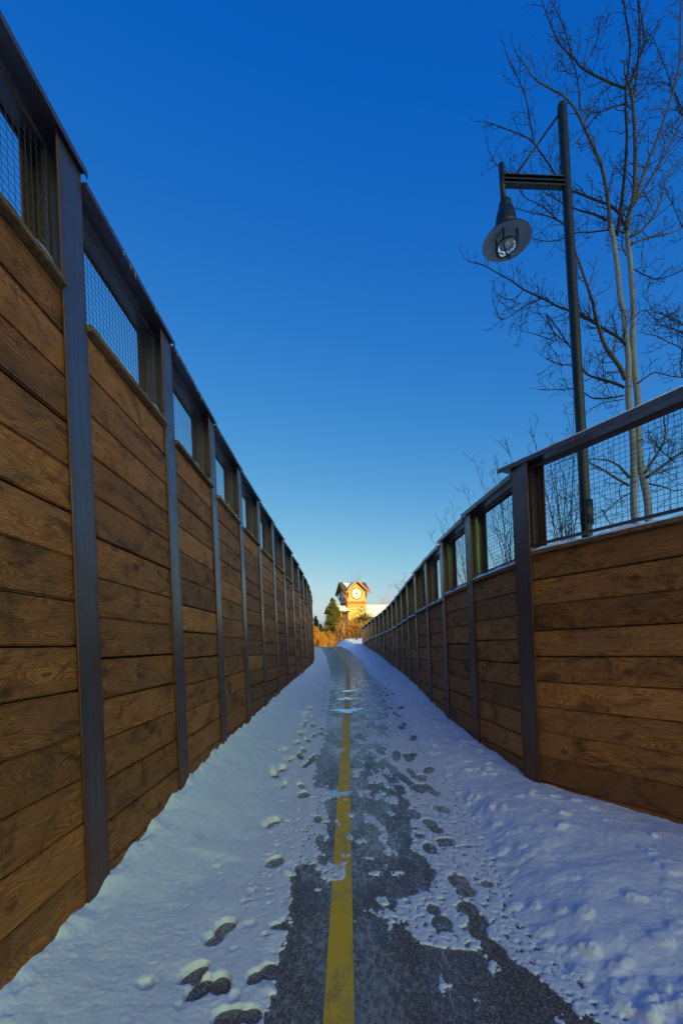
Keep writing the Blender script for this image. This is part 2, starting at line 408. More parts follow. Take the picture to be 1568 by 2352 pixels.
def zl(x, y): return ((500 + x / 1.96) / 1.5944, (2850 + y / 1.96) / 1.5944)
def zr(x, y): return ((1250 + x / 2.24) / 1.5944, (2750 + y / 2.24) / 1.5944)
for p, a, b, t, lob, fl in ((zl(600, 1135), .145, .05, -.30, 1, -.004), (zl(990, 620), .10, .055, -.1, 0, -.01), (zl(970, 350), .145, .05, -.42, 1, -.006), (zl(1200, 130), .12, .055, -.1, 0, -.01),
    (zl(410, 1440), .09, .042, -.6, 0, -.01), (zl(455, 1545), .10, .045, -.45, 0, -.01), (zl(605, 1510), .08, .04, .3, 0, -.008), (zl(950, 1400), .07, .042, .1, 0, -.01), (zl(850, 1450), .06, .04, -.3, 0, -.006),
    (zl(680, 1735), .06, .07, 0, 0, -.006), (zl(825, 1720), .05, .035, 0, 0, -.006), (zl(1010, 1080), .035, .04, 0, 0, -.01), (zl(925, 1145), .02, .02, 0, 0, -.01), (zl(828, 842), .035, .02, -.4, 0, .005),
    (zl(1300, 300), .09, .035, .05, 0, -.01), (zl(1310, 450), .12, .028, 0, 0, -.01), (zl(1390, 480), .14, .025, 0, 0, -.01), (zl(1330, 590), .08, .025, .2, 0, -.01),
    (zl(70, 1560), .03, .028, 0, 0, -.005),
    (zr(985, 1110), .135, .052, .1, 1, -.01), (zr(1075, 1345), .14, .050, .12, 1, -.01), (zr(1110, 1480), .09, .045, .1, 0, -.01), (zr(820, 1420), .075, .045, .1, 0, -.01), (zr(755, 1310), .06, .035, .2, 0, -.008),
    (zr(1240, 1630), .09, .045, .2, 0, -.01), (zr(850, 755), .09, .06, .1, 1, -.01), (zr(720, 805), .10, .045, -.05, 0, -.01), (zr(745, 620), .16, .048, .1, 1, -.01), (zr(820, 480), .11, .065, .3, 0, -.01),
    (zr(640, 700), .045, .04, 0, 0, -.01), (zr(600, 640), .03, .035, 0, 0, -.01), (zr(640, 310), .14, .09, .2, 0, -.01), (zr(580, 190), .2, .042, .1, 1, -.01), (zr(540, 60), .2, .04, 0, 1, -.01),
    (zr(500, 220), .22, .045, .1, 0, -.01), (zr(420, 150), .12, .05, 0, 0, -.01), (zr(590, 520), .14, .05, 0, 0, -.01), (zr(715, 160), .15, .05, -.3, 0, -.004), (zr(450, 40), .25, .05, 0, 0, -.01),
    (zr(1190, 1100), .05, .035, 0, 0, .0), (zr(1030, 790), .03, .03, 0, 0, -.005)):
    x, y = hitg(*p); FOOT.append((x, y, a, b, t, lob, fl))
rf = random.Random(3)
for q in range(len(FOOT)):      # every print gets its own spread and turn
    f_ = FOOT[q]; FOOT[q] = (f_[0], f_[1], f_[2] * rf.uniform(.9, 1.08), f_[3] * rf.uniform(.95, 1.2), f_[4] + rf.uniform(-.12, .12), f_[5], f_[6])
y = 5.4
for k in range(95):      # further prints beside the left edge and across the thin snow on the right
    y = 5.2 + 13 * rf.random() ** 1.3
    if rf.random() < .62:
        x = float(np.interp(y, *EL)) - rf.uniform(.05, .62) ** 1.0
        FOOT.append((x, y, rf.uniform(.10, .15), rf.uniform(.04, .055), rf.uniform(-.5, .5), 1, rf.uniform(-.02, -.002)))
    else:
        x = float(np.interp(y, *ER)) + rf.uniform(-.1, .4)
        FOOT.append((x, y, rf.uniform(.12, .2), rf.uniform(.04, .06), rf.uniform(-.3, .3), 1, -.01))
PATCH = []               # thin patches of snow left on the path: u, v, rx, ry in metres, edge noise
for p, rx, ry in ((zr(330, 1240), .035, .05), (zr(290, 1010), .05, .035), (zr(440, 1010), .06, .035), (zr(220, 880), .05, .03), (zr(2.0, .40), .12, .12),
    (zr(170, 740), .06, .05), (zr(390, 400), .09, .16), (zr(230, 560), .07, .12), (zl(1290, 350), .13, .62), (zl(1300, 120), .15, .3), (zl(1240, 560), .13, .14), (zl(1290, 800), .06, .04),
    (zl(1380, 700), .09, .12), (zl(1465, 660), .05, .17), (zl(1500, 560), .05, .05), (zl(1520, 430), .04, .06), (zl(1440, 300), .03, .1), (zl(1500, 160), .06, .1), (zl(1080, 1070), .05, .03), (zl(1110, 970), .05, .015),
    (zl(1340, 640), .08, .10), ((800, 1870), .05, .10), ((860, 1790), .10, .2), ((880, 1700), .12, .35), ((905, 1640), .12, .5)):
    x, y = hitg(*p); PATCH.append((x, y, rx, ry))
# rows: dense near the camera
yr = [-4.0]
while yr[-1] < 1.7: yr.append(yr[-1] + .25)
while yr[-1] < 46: yr.append(yr[-1] + max(.009, yr[-1] * .0036))
yr = np.array(yr); NXS = 520
uu = np.linspace(0, 1, NXS)[None, :]
Y = np.repeat(yr[:, None], NXS, 1)
lx = lw(yr); rx_ = rw(yr)
m = yr > 28; lx = np.where(yr > 31, -2.68 - (yr - 31) * .9, lx); rx_ = np.where(yr > 30.6, 1.47 + (yr - 30.6) * .9, rx_)
X = (lx - .02)[:, None] + ((rx_ - lx) + .04)[:, None] * uu
wob = .035 * fbm(X * 6, Y * 6, 5, 11, .6) * np.clip(Y * .35, .8, 3)
sl = np.interp(Y, *EL) - X + wob * 1.2; sr = X - np.interp(Y, *ER) + wob
sd_ = np.maximum(sl, sr)
for (x, y, a, b) in PATCH:
    j0, j1 = np.searchsorted(yr, [y - b * 1.6, y + b * 1.6])
    dx = (X[j0:j1] - x) / a; dy = (Y[j0:j1] - y) / b
    d = (1 - np.sqrt(dx * dx + dy * dy)) * min(a, b) + wob[j0:j1] * 1.5
    sd_[j0:j1] = np.maximum(sd_[j0:j1], d)
# streaky remnants further up, mostly right of the line
cov = fbm(X * 5, Y * 2.2, 5, 31, .62)
mid = np.interp(Y, [4, 6, 10, 16, 24, 30], [.28, .07, .08, .14, .28, .42]) + .30 * smooth((np.interp(Y, *ER) - .45 - X) / .4) * 1.0 - .09 * smooth((X - np.interp(Y, *YL) - .22) / .2) * (Y < 13)
sd_ = np.maximum(sd_, (cov - mid) * .15)
sd_ = np.where(sd_ < .08, sd_ - .035 * np.exp(-((X - np.interp(Y, *YL)) / .085) ** 4) * (Y > 4.6), sd_)
sd_ = sd_ + .010 * fbm(X * 45, Y * 38, 3, 57) + .02 * fbm(X * 14, Y * 10, 3, 58) * (Y < 9)
T = np.clip(sd_ * .5, -.02, .010) + .0045 * fbm(X * 40, Y * 40, 3, 51)
# speckle of bare spots in thin snow
spk = fbm(X * 22, Y * 16, 4, 71, .7)
dL = np.interp(Y, *EL) - .035 - X; dR = X - np.interp(Y, *EB) + wob
T -= np.where((dR < .05) & (dL < 0), np.clip(spk - .09, 0, 1) * .07, 0)
T -= np.where((dL > -.02) & (dL < .3) & (Y > 3.0), np.clip(spk - .24, 0, 1) * .16, 0)
wL = np.maximum(np.interp(Y, *EL) + (-lx[:, None]), .2); wR = np.maximum(rx_[:, None] - np.interp(Y, *EB), .2)
BL = np.interp(Y, *LBASE) - hz(Y); BR = np.interp(Y, *RBASE) - hz(Y)
lump = fbm(X * 2.2, Y * 2.2, 4, 5); lump2 = fbm(X * 9, Y * 9, 4, 8, .55)
bl = smooth(dL / .08) * .012 + np.maximum(BL - .02, .02) * np.clip(dL / wL, 0, 1.2) ** 2.1
bl += smooth(dL / .05) * .0035 * fbm(X * 30, Y * 30, 3, 61) + smooth(dL / .7) * (.026 * lump + .004 * lump2 * smooth(1.3 - dL / .7))
br = smooth(dR / .30) * .05 + np.maximum(BR + .02, .03) * np.clip(dR / wR, 0, 1.2) ** 1.1 + np.where(Y < 6, .10 * np.sin(np.clip(dR / wR, 0, 1) * np.pi), 0) * smooth((6 - Y) / 2)
br += smooth(dR / .05) * .0035 * fbm(X * 30, Y * 30, 3, 62) + smooth(dR / .25) * (.034 * lump + .006 * lump2) + smooth(dR / .1) * .010 * np.clip(fbm(X * 5, Y * 5, 3, 91) + .1, 0, 1) * smooth((1.0 - dR) / .8)
T = np.where(dL > 0, np.where(spk < .24, np.maximum(T, .006), T) + bl * np.where((dL < .3) & (Y > 3.0), 1 - smooth((spk - .2) / .12), 1), np.where(dR > 0, np.maximum(T, .006 * smooth(dR / .05)) + br, T))
# chunks thrown up on the right bank
rc = random.Random(21)
for k in range(300):
    yc = 1.9 + 8 * rc.random() ** 2.2; eb = float(np.interp(yc, *EB)); wr_ = float(rw(yc)) - eb
    xc = eb + wr_ * rc.random() ** 1.5 * .9; r = rc.uniform(.02, .075); hh = r * rc.uniform(.15, .42)
    j0, j1 = np.searchsorted(yr, [yc - r, yc + r])
    if j1 - j0 < 1: continue
    an = rc.uniform(0, 3.1); ca, sa = math.cos(an), math.sin(an); asp = rc.uniform(.6, 1.0)
    dx = X[j0:j1] - xc; dy = Y[j0:j1] - yc
    q = ((dx * ca + dy * sa) / r) ** 2 + ((-dx * sa + dy * ca) / (r * asp)) ** 2 + .9 * lump2[j0:j1] + .5 * spk[j0:j1]
    b = hh * smooth(np.clip(1 - q, 0, 1) * 1.6) * (1 + .35 * spk[j0:j1])
    T[j0:j1] += b
for k in range(95):     # crumbs and dents on the left bank
    yc = 2 + 12 * rc.random() ** 1.6; el = float(np.interp(yc, *EL)); xc = el - rc.uniform(.03, .75) * rc.random() ** .5
    r = rc.uniform(.015, .05); j0, j1 = np.searchsorted(yr, [yc - r, yc + r])
    if j1 - j0 < 1: continue
    dx = X[j0:j1] - xc; dy = Y[j0:j1] - yc; q = (dx * dx + dy * dy) / r / r
    T[j0:j1] += rc.choice((-1, 1, -1.2)) * r * .32 * np.clip(1 - q, 0, 1)
for (x, y, a, b, t, lob, fl) in FOOT:
    j0, j1 = np.searchsorted(yr, [y - a * 2.1, y + a * 2.1])
    if j1 - j0 < 2: continue
    dx = X[j0:j1] - x; dy = Y[j0:j1] - y; ca, sa = math.cos(t), math.sin(t)
    b *= 1.15
    e0 = ((dx * ca + dy * sa) / b) ** 2 + ((-dx * sa + dy * ca) / a) ** 2; k2 = smooth((3.4 - e0) / 2.4) * .3; T[j0:j1] = T[j0:j1] * (1 - k2) + np.minimum(T[j0:j1], .020 + .3 * np.maximum(T[j0:j1] - .02, 0)) * k2
    p = (dx * ca + dy * sa) / b; q = (-dx * sa + dy * ca) / a
    if lob: e = np.minimum(p ** 2 / (1 - .35 * np.exp(-((q + .12) / .22) ** 2)) ** 2, 9) + q ** 4
    else: e = p ** 2 + q ** 2
    e = e + .28 * lump2[j0:j1] + .12 * spk[j0:j1]
    k = smooth((1.28 - e) / .42)
    rim = np.exp(-((e - 1.5) / .28) ** 2) * .002 * (T[j0:j1] > .02)
    T[j0:j1] = T[j0:j1] * (1 - k) + (fl + .004 * spk[j0:j1]) * k + rim
T = np.where((T < .002) & (T > -.02), T - .006, T)
# a berm of ploughed snow across the far end, right of where the path turns left
bx = smooth((X - np.interp(Y, *ER) - .15) / .7) * np.exp(-((Y - 35.2) / 2.3) ** 2)
T = T + smooth((dL - wL + .16) / .14) * .05 * np.clip(.4 + fbm(X * 7, Y * 3.5, 3, 77) * 1.6, 0, 1.3)
T = T + bx * (.48 + .05 * lump + .03 * lump2)
so = grid_mesh('trodden_snow', X, Y, hz(Y) + EYE + T, M['snow_bank'])
tag(so, kind='structure')

t = NT('painted_glare_ice', .07, 0, .8); t.col((.66, .66, .64)); t.b.inputs['Coat Weight'].default_value = 1.0; t.b.inputs['Coat Roughness'].default_value = .04; t.b.inputs['Coat IOR'].default_value = 1.6  # whitish base colour paints the bright reflection into the ice patches
t.bump(t.noise(t.coords(scale=(1, .4, 1)), 9, 3, .5), .12, .01); M['glare'] = t.mat
for u, v, a, b in ((798, 1633, .36, .26), (795, 1606, .30, .20), (800, 1588, .26, .2), (768, 1826, .19, .13)):
    x, y = hitg(u, v); K = 64; rp = random.Random(u); m = MB(); ring = []
    for k in range(K):
        an = 2 * math.pi * k / K; q = .9 + .25 * math.sin(3 * an + u) + .18 * math.sin(7 * an + v) + rp.uniform(-.3, .22)
        px_, py2 = x + a * q * math.cos(an), y + b * q * math.sin(an); ring.append((px_, py2, float(hz(py2)) + EYE + .008))
    m.add([(x, y, float(hz(y)) + EYE + .008)] + ring, [(0, k + 1, (k + 1) % K + 1) for k in range(K)])
    tag(m.build('glare_ice_sheet', M['glare'], None, True), kind='structure')

# ------------------------------------------------------------------ the two walls
def build_wall(name, P, RL, basef, side, label, label_cat, plankmat, bay_from, cop_drop):
    root = empty(name, (P[3][0], P[3][1], EYE + float(basef(P[3][1]))))
    tag(root, label, label_cat)
    ox = Vector(root.location)
    variants = {}
    def plank_mesh(k, L):
        key = (k, round(L, 2))
        if key not in variants:
            variants[key] = bevelled(L, .045, (.277, .279, .274, .280)[k], .006 + .002 * k, plankmat, 'plank')
        return variants[key]
    meshes = {}
    rr = random.Random(5 + len(P))
    n = len(P) - 1
    backs = MB(); snowm = MB(); ici = []
    dirs = [Vector((P[i + 1][0] - P[i][0], P[i + 1][1] - P[i][1], 0)).normalized() for i in range(n)]
    for i in range(n + 1):
        d = dirs[0] if i == 0 else dirs[-1] if i == n else (dirs[i - 1] + dirs[i]).normalized()
        # along the wall +x; +y leads outward, away from the path
        out = Vector((-d.y, d.x, 0)) * (1 if side < 0 else -1)
        ax = d if side < 0 else -d
        out = Vector((-ax.y, ax.x, 0))
        rz = math.atan2(ax.y, ax.x)
        top = EYE + (RL[max(i - 1, 0)]) - .012; bot = EYE + float(basef(P[i][1])) - .45
        m = MB(); H = top - bot
        m.box(-.13, .13, 0, .014, 0, H); m.box(-.005, .005, .014, .236, 0, H); m.box(-.13, .13, .236, .25, 0, H)
        po = m.build('post', M['steel'], root, loc=Vector((P[i][0], P[i][1], bot)) - ox, rot=(0, 0, rz))
        bv = po.modifiers.new('bevel', 'BEVEL'); bv.width = .003; bv.segments = 1; bv.limit_method = 'ANGLE'
        if i == n: break
        d = dirs[i]; L = math.hypot(P[i + 1][0] - P[i][0], P[i + 1][1] - P[i][1])
        ax = d if side < 0 else -d; rz = math.atan2(ax.y, ax.x); out = Vector((-ax.y, ax.x, 0))
        c = Vector(((P[i][0] + P[i + 1][0]) / 2, (P[i][1] + P[i + 1][1]) / 2, 0))
        rail = EYE + RL[i]; ct = rail - cop_drop; base = EYE + float(min(basef(P[i][1]), basef(P[i + 1][1]))) - .3
        MM = Matrix.Translation(c - Vector((ox.x, ox.y, 0))) @ Matrix.Rotation(rz, 4, 'Z')
        # cap rail: a channel laid flat, lips down
        e0, e1 = (-.135 if i else 0), .155
        if i == 2 and side > 0: e1 = .27
        far_pos = side < 0       # +x end is the far end on the left wall
        x0, x1 = (-L / 2 - e0 * 0 + .135, L / 2 + e1) if far_pos else (-L / 2 - e1, L / 2 - .135)
        m = MB(); m.box(x0, x1, -.035, .275, -.012, 0); m.box(x0, x1, -.035, -.027, -.045, -.012); m.box(x0, x1, .267, .275, -.045, -.012)
        ro = m.build('cap_rail', M['rail'], root, loc=c - Vector((ox.x, ox.y, ox.z - rail)), rot=(0, 0, rz))
        if side > 0: snowm.box(x0 + .004, x1 - .004, -.041, .24, rail - ox.z + .0005, rail - ox.z + .009, MM)
        if i < 8:
            for bx_ in (-L / 2 + .0085, L / 2 - .0085):
                for zz in (-.09, -.80):
                    sx_ = 1 if bx_ < 0 else -1
                    bo = MB(); bo.lathe([(.0, .012), (.012, .012), (.014, .0)], 8, M=Matrix.Rotation(sx_ * math.pi / 2, 4, 'Y'))
                    bo.build('bolt', M['rail'], root, loc=MM @ Vector((bx_, .07, rail - ox.z + zz)), rot=(0, 0, rz))
        # thin frozen crust and icicles along the rail's front lip
        if bay_from <= i:
            for q in range(rr.choice((0, 2, 4, 5)) if i < bay_from + 10 else 0):
                xx = rr.uniform(x0, x1 - .1); ln = rr.uniform(.015, .05)
                ici.append(MB().tube([(xx, -.038, -.03), (xx, -.038, -.045), (xx + .001, -.038, -.045 - ln)], [.0035, .004, .0006], 4).build('icicle', M['ice'], ro))
        # coping board
        key = ('cop', round(L, 2))
        if key not in meshes: meshes[key] = bevelled(L - .264, .20, .045, .005, M['coping'], 'coping_board')
        link('coping_board', meshes[key], root, c + out * (.068) - Vector((ox.x, ox.y, ox.z - (ct - .0225))), (rr.uniform(-.006, .006), rr.uniform(-.004, .004), rz))
        # snow lying along the board
        th = .034 if side > 0 else .012
        x = -L / 2 + .135; xe = L / 2 - .135; pr = []; K = 26
        ph = rr.uniform(0, 9)
        for q in range(K + 1):
            xx = x + (xe - x) * q / K; k = th * (.75 + .35 * math.sin(q * .55 + ph) + .25 * math.sin(q * 1.7 + ph)) * min(1, .3 + q / 3, .3 + (K - q) / 3)
            k = max(k, .003)
            jj = .006 * math.sin(q * 1.3 + ph)
            ring = [(-.028 + jj, 0.0005), (-.026 + jj, k * .75), (.0, k * 1.05), (.08, k * 1.2), (.155, k * .6), (.162, 0.0005)]
            pr.append([MM @ Vector((xx, yy, ct - ox.z + zz)) for yy, zz in ring])
        nn = 6; vs = [p for r_ in pr for p in r_]
        snowm.add(vs, [(a * nn + b, a * nn + b + 1, (a + 1) * nn + b + 1, (a + 1) * nn + b) for a in range(K) for b in range(nn - 1)] + [tuple(range(nn - 1, -1, -1)), tuple(K * nn + b for b in range(nn))])
        # planks from the coping down
        z = ct - .048; k = 0
        while z > base:
            v = rr.randrange(4); hgt = (.277, .279, .274, .280)[v]; gap = rr.choice((.004, .007, .011, .016))
            zc = z - hgt / 2
            link('plank', plank_mesh(v, L - .03), root, c + out * (.0385 + rr.uniform(.0, .007)) - Vector((ox.x, ox.y, ox.z - zc)),
                 (rr.uniform(-.012, .012), rr.uniform(-.0022, .0022), rz + (math.pi if False else 0)))
            z -= hgt + gap; k += 1
        # added dark sheet standing for the soil; stops light in the plank gaps
        backs.box(-L / 2 + .01, L / 2 - .01, .085, .10, base - .2 - ox.z, ct - .05 - ox.z, MM)
        # wire panel with its angle frame
        key = ('mesh', round(L, 2))
        hh = cop_drop - .13
        if key not in meshes:
            f = MB(); a = L / 2 - .055
            f.box(-a, a, -.018, .018, 0, .006); f.box(-a, a, -.018, -.013, .006, .03); f.box(-a, a, -.018, .018, hh - .006, hh); f.box(-a, a, -.018, -.013, hh - .045, hh - .006)
            for sg in (-1, 1):
                f.box(min(sg * a, sg * (a - .006)), max(sg * a, sg * (a - .006)), -.018, .018, .007, hh - .007)
                f.box(min(sg * (a - .007), sg * (a - .035)), max(sg * (a - .007), sg * (a - .035)), -.018, -.013, .031, hh - .046)
            wv = MB(); g = .0508; r = .0021
            q = -a + .02
            while q < a - .01: wv.tube([(q, 0, .004), (q, 0, hh - .004)], r, 4, cap=False); q += g
            q = .03
            while q < hh - .01: wv.tube([(-a + .004, .0035, q), (a - .004, .0035, q)], r, 4, cap=False); q += g
            meshes[key] = (f.mesh('mesh_frame', M['rail']), wv.mesh('wire_mesh', M['wire']))
        wf, ww = meshes[key]
        p = link('mesh_frame', wf, root, c + out * .12 - Vector((ox.x, ox.y, ox.z - (ct + .075))), (0, 0, rz))
        link('wire_mesh', ww, p)
    b = backs.build('gap_blocker', M['gap_dark'], root)
    s = snowm.build('coping_snow', M['snow'], None, True, loc=root.location)
    return root, s
t = NT('ice', .08); t.col((.75, .82, .88)); t.b.inputs['Transmission Weight'].default_value = .6; t.b.inputs['IOR'].default_value = 1.31; M['ice'] = t.mat
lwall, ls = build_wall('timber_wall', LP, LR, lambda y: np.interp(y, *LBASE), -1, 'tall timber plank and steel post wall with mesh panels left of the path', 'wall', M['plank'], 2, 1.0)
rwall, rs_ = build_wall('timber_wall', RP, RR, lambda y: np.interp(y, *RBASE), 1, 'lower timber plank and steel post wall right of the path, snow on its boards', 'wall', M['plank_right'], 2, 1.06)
tag(ls, 'thin crust of snow on the left wall coping boards', 'snow', kind='stuff')
tag(rs_, 'thicker snow lying along the right wall coping boards', 'snow', kind='stuff')

# ------------------------------------------------------------------ lamp post (distance 5.6 m)
D = 5.6
M['lampmetal'] = (lambda t: (t.col(t.mix(t.ramp(t.noise(t.coords(scale=(1, 1, .35)), 26, 6, .7), [(.56, 0.0), (.72, .6)]), (.008, .013, .016), (.06, .07, .07))), t.mat)[1])(NT('dark_green_paint', .45, 0, .4))
M['shade_in'] = plain('shade_enamel', (.34, .35, .35), .4)
t = NT('glass', .03); t.b.inputs['Transmission Weight'].default_value = .95; t.b.inputs['IOR'].default_value = 1.3; t.col((.85, .9, .92)); M['glass'] = t.mat
pt = at(1290, 245, D); pb = at(1352, 1300, D); ax = (pt - pb).normalized(); base = pb - ax * .9
lamp = empty('street_lamp', base); tag(lamp, 'dark green street lamp with bell shade on a bracket arm behind right wall', 'street lamp')
o = Vector(base)
MB().tube([p - o for p in (base, pb, pt, pt + ax * .03, pt + ax * .05)], [.068, .064, .056, .05, .02], 20).build('pole', M['lampmetal'], lamp, True)
MB().tube([at(1348, 1205, D) - o, at(1345, 1150, D) - o], [.078, .078], 14).build('collar', M['lampmetal'], lamp, True)
a0 = at(1298, 420, D) ; a1 = at(1152, 414, D - .1); 
am = MB(); up = Vector((0, 0, 1))
am.bar(a0 - o, a1 - o, .075, .012); am.bar(a0 - o + up * .055, a1 - o + up * .055, .075, .012); am.bar(a0 - o - up * .055, a1 - o - up * .055, .075, .012)
am.bar(a0 - o, a1 - o, .012, .11)
am.build('arm', M['lampmetal'], lamp)
MB().tube([at(1283, 262, D) - o, at(1182, 404, D - .08) - o], .014, 8).build('brace_rod', M['lampmetal'], lamp, True)
hx = Vector((a1.x, a1.y, 0)); ztop = at(1152, 396, D).z; zsh = at(1162, 566, D).z
st_ = MB().tube([Vector((hx.x, hx.y, ztop)) - o, Vector((hx.x + .012, hx.y, zsh + .44)) - o], .034, 14); st_.build('stem', M['lampmetal'], lamp, True)
hc = Vector((hx.x + .030, hx.y, zsh)) - o
m = MB(); m.lathe([(.0, .50), (.05, .495), (.072, .47), (.084, .39), (.078, .375), (.098, .36), (.118, .29), (.132, .18), (.137, .15), (.126, .14), (.150, .105), (.160, .075), (.160, .06), (.17, .052)], 28, hc)
m.build('housing', M['lampmetal'], lamp, True)
m = MB(); m.lathe([(.150, .058), (.21, .048), (.26, .018), (.29, -.022), (.295, -.03)], 40, hc)
m.lathe([(.293, -.031), (.287, -.022), (.258, .012), (.21, .040), (.13, .050), (.0, .052)], 40, hc, 1)
sh = m.build('shade', [M['lampmetal'], M['shade_in']], lamp, True)
m = MB(); m.lathe([(.115, .05), (.118, -.06), (.112, -.10), (.09, -.145), (.05, -.168), (0.001, -.175)], 28, hc); gl = m.build('globe', M['glass'], lamp, True)
m = MB(); m.lathe([(0, -.02), (.045, -.03), (.055, -.07), (.04, -.10), (0, -.11)], 16, hc); m.build('bulb', plain('bulb_white', (.7, .7, .68), .3), lamp, True)
m = MB()
for k in range(4):
    an = math.pi / 4 * (2 * k) + .9; r = .132; q = [(r, .05), (r, -.09), (r * .93, -.15), (r * .6, -.19), (0, -.205)]
    m.tube([hc + Vector((a * math.cos(an), a * math.sin(an), z)) for a, z in q], .010, 6)
m.tube([hc + Vector((.134 * math.cos(k * math.pi / 16), .134 * math.sin(k * math.pi / 16), -.085)) for k in range(33)], .010, 6, cap=False)
m.tube([hc + Vector((0, 0, -.2)), hc + Vector((0, 0, -.24))], .008, 6)
m.build('cage', M['lampmetal'], lamp, True)

# ------------------------------------------------------------------ bare trees
def bark(name, dark, light, marks=True):
    t = NT(name, .75, 0, .3)
    co = t.coords(scale=(1, 1, 1)); a = t.noise(co, 7, 5, .6)
    c = t.mix(a, dark, light)
    if marks:
        mp = t.n('Mapping'); mp.inputs['Scale'].default_value = (6, 6, 26); t.set(mp.inputs['Vector'], co)
        k = t.ramp(t.noise(mp.outputs[0], 1.0, 3, .6), [(.62, 0.0), (.70, 1.0)])
        c = t.mix(t.math('MULTIPLY', k, .8), c, (.05, .045, .04))
    t.col(c); t.bump(a, .4, .01); return t.mat
M['aspen'] = bark('aspen_bark', (.15, .15, .14), (.33, .33, .315))
M['limb'] = bark('limb_bark', (.04, .032, .027), (.13, .11, .09), False)
M['twig'] = bark('twig_bark', (.014, .009, .008), (.05, .034, .03), False)
M['leaf'] = plain('dead_leaf', (.12, .05, .025), .8)

def z5(x, y): return ((1700 + x / 1.96) / 1.5944, y / 1.96 / 1.5944)
def z5b(x, y): return ((2000 + x / 2.768) / 1.5944, (1150 + y / 2.768) / 1.5944)
def smooth_line(pts, sub=4):
    out = []
    for i in range(len(pts) - 1):
        p0 = pts[max(i - 1, 0)]; p1 = pts[i]; p2 = pts[i + 1]; p3 = pts[min(i + 2, len(pts) - 1)]
        for k in range(sub):
            t = k / sub; out.append(.5 * ((2 * p1) + (p2 - p0) * t + (2 * p0 - 5 * p1 + 4 * p2 - p3) * t * t + (3 * p1 - p0 - 3 * p2 + p3) * t ** 3))
    out.append(pts[-1]); return out
def twig(mb, p, d, L, r, rg, depth, leaves=None):
    """a crooked twig with short spurs"""
    n = max(3, int(L / .045)); pts = [p.copy()]; q = p.copy(); dd = d.normalized(); step = L / n
    for k in range(n):
        dd = (dd + Vector((rg.gauss(0, .17), rg.gauss(0, .17), rg.gauss(.05, .15)))).normalized()
        q = q + dd * step; pts.append(q.copy())
        if depth > 0 and k > 0 and rg.random() < (.75 if depth > 1 else .62):
            s = Vector((rg.gauss(0, 1), rg.gauss(0, 1), rg.gauss(.25, 1))); s = (s - dd * s.dot(dd)).normalized()
            f = (1 - k / n)
            if depth > 1 and rg.random() < .5: twig(mb, q, dd * .7 + s * .8, L * rg.uniform(.25, .5) * (.5 + f), r * .6, rg, depth - 1, leaves)
            else: twig(mb, q, dd * .5 + s, rg.uniform(.03, .09), r * .55, rg, 0, leaves)
    mb.tube(pts, [max(.0028, r * (1 - .6 * k / n)) for k in range(n + 1)], 3, cap=False)
    if leaves is not None and rg.random() < .012:
        leaves.append(q.copy())
def limb(root, o, pts2, Dd, r0, r1, rg, mat, mapf, dspread=.5, dens=1.0, tw=.38, name='branch', leaves=None, sides=7, dep=2):
    n = len(pts2); b = rg.uniform(-dspread, dspread)
    pts = [at(*mapf(*p), Dd + (b * (i / max(1, n - 1)) ** 1.2)) for i, p in enumerate(pts2)]
    sm = smooth_line(pts, 5); K = len(sm)
    rad = [r0 + (r1 - r0) * (i / (K - 1)) ** .8 for i in range(K)]
    mb = MB(); mb.tube([p - o for p in sm], rad, sides)
    tot = 0
    for i in range(1, K):
        seg = (sm[i] - sm[i - 1]); tot += seg.length
        if rad[i] > .035: continue
        if rg.random() < seg.length * 9.5 * dens:
            dd = seg.normalized(); s = Vector((rg.gauss(0, 1), rg.gauss(0, .8), rg.gauss(.35, 1))); s = (s - dd * s.dot(dd)).normalized()
            twig(mb, sm[i] - o, dd * .75 + s, tw * rg.uniform(.35, 1.2) * (.45 + .55 * (1 - i / K)), max(.0048, min(rad[i] * .5, .008)), rg, dep, leaves)
    twig(mb, sm[-1] - o, (sm[-1] - sm[-2]), tw * .6, r1, rg, 1, leaves)
    ob = mb.build(name, mat, root, True); return ob
rg = random.Random(12)
DT = 6.3
bp = at(*z5b(970, 2330), DT); bp.z = EYE + .75
tree = empty('aspen_tree', bp); tag(tree, 'bare pale aspen with two crossing trunks right of the street lamp', 'tree')
o = Vector(bp); lv = []
def trunkpart(pts, mapf, r0, r1, Dd, mat=None):
    q = [at(*mapf(*p), Dd) for p in pts]; q = [Vector((q[0].x + .02, q[0].y, bp.z - .2))] + q
    sm = smooth_line(q, 5); K = len(sm)
    MB().tube([p - o for p in sm], [r0 + (r1 - r0) * i / (K - 1) for i in range(K)], 14).build('trunk', mat or M['aspen'], tree, True)
trunkpart([(905, 2210), (885, 1900), (885, 1450), (868, 1150), (835, 900), (832, 650), (830, 420), (800, 200), (786, 0), (751, -147), (716, -500), (674, -783), (641, -924)], z5b, .050, .030, DT)
trunkpart([(1040, 2180), (1025, 1900), (975, 1650), (935, 1400), (925, 1150), (925, 850), (897, 600), (875, 300), (880, 0), (872, -218), (850, -500), (822, -783), (808, -896)], z5b, .052, .030, DT + .06)
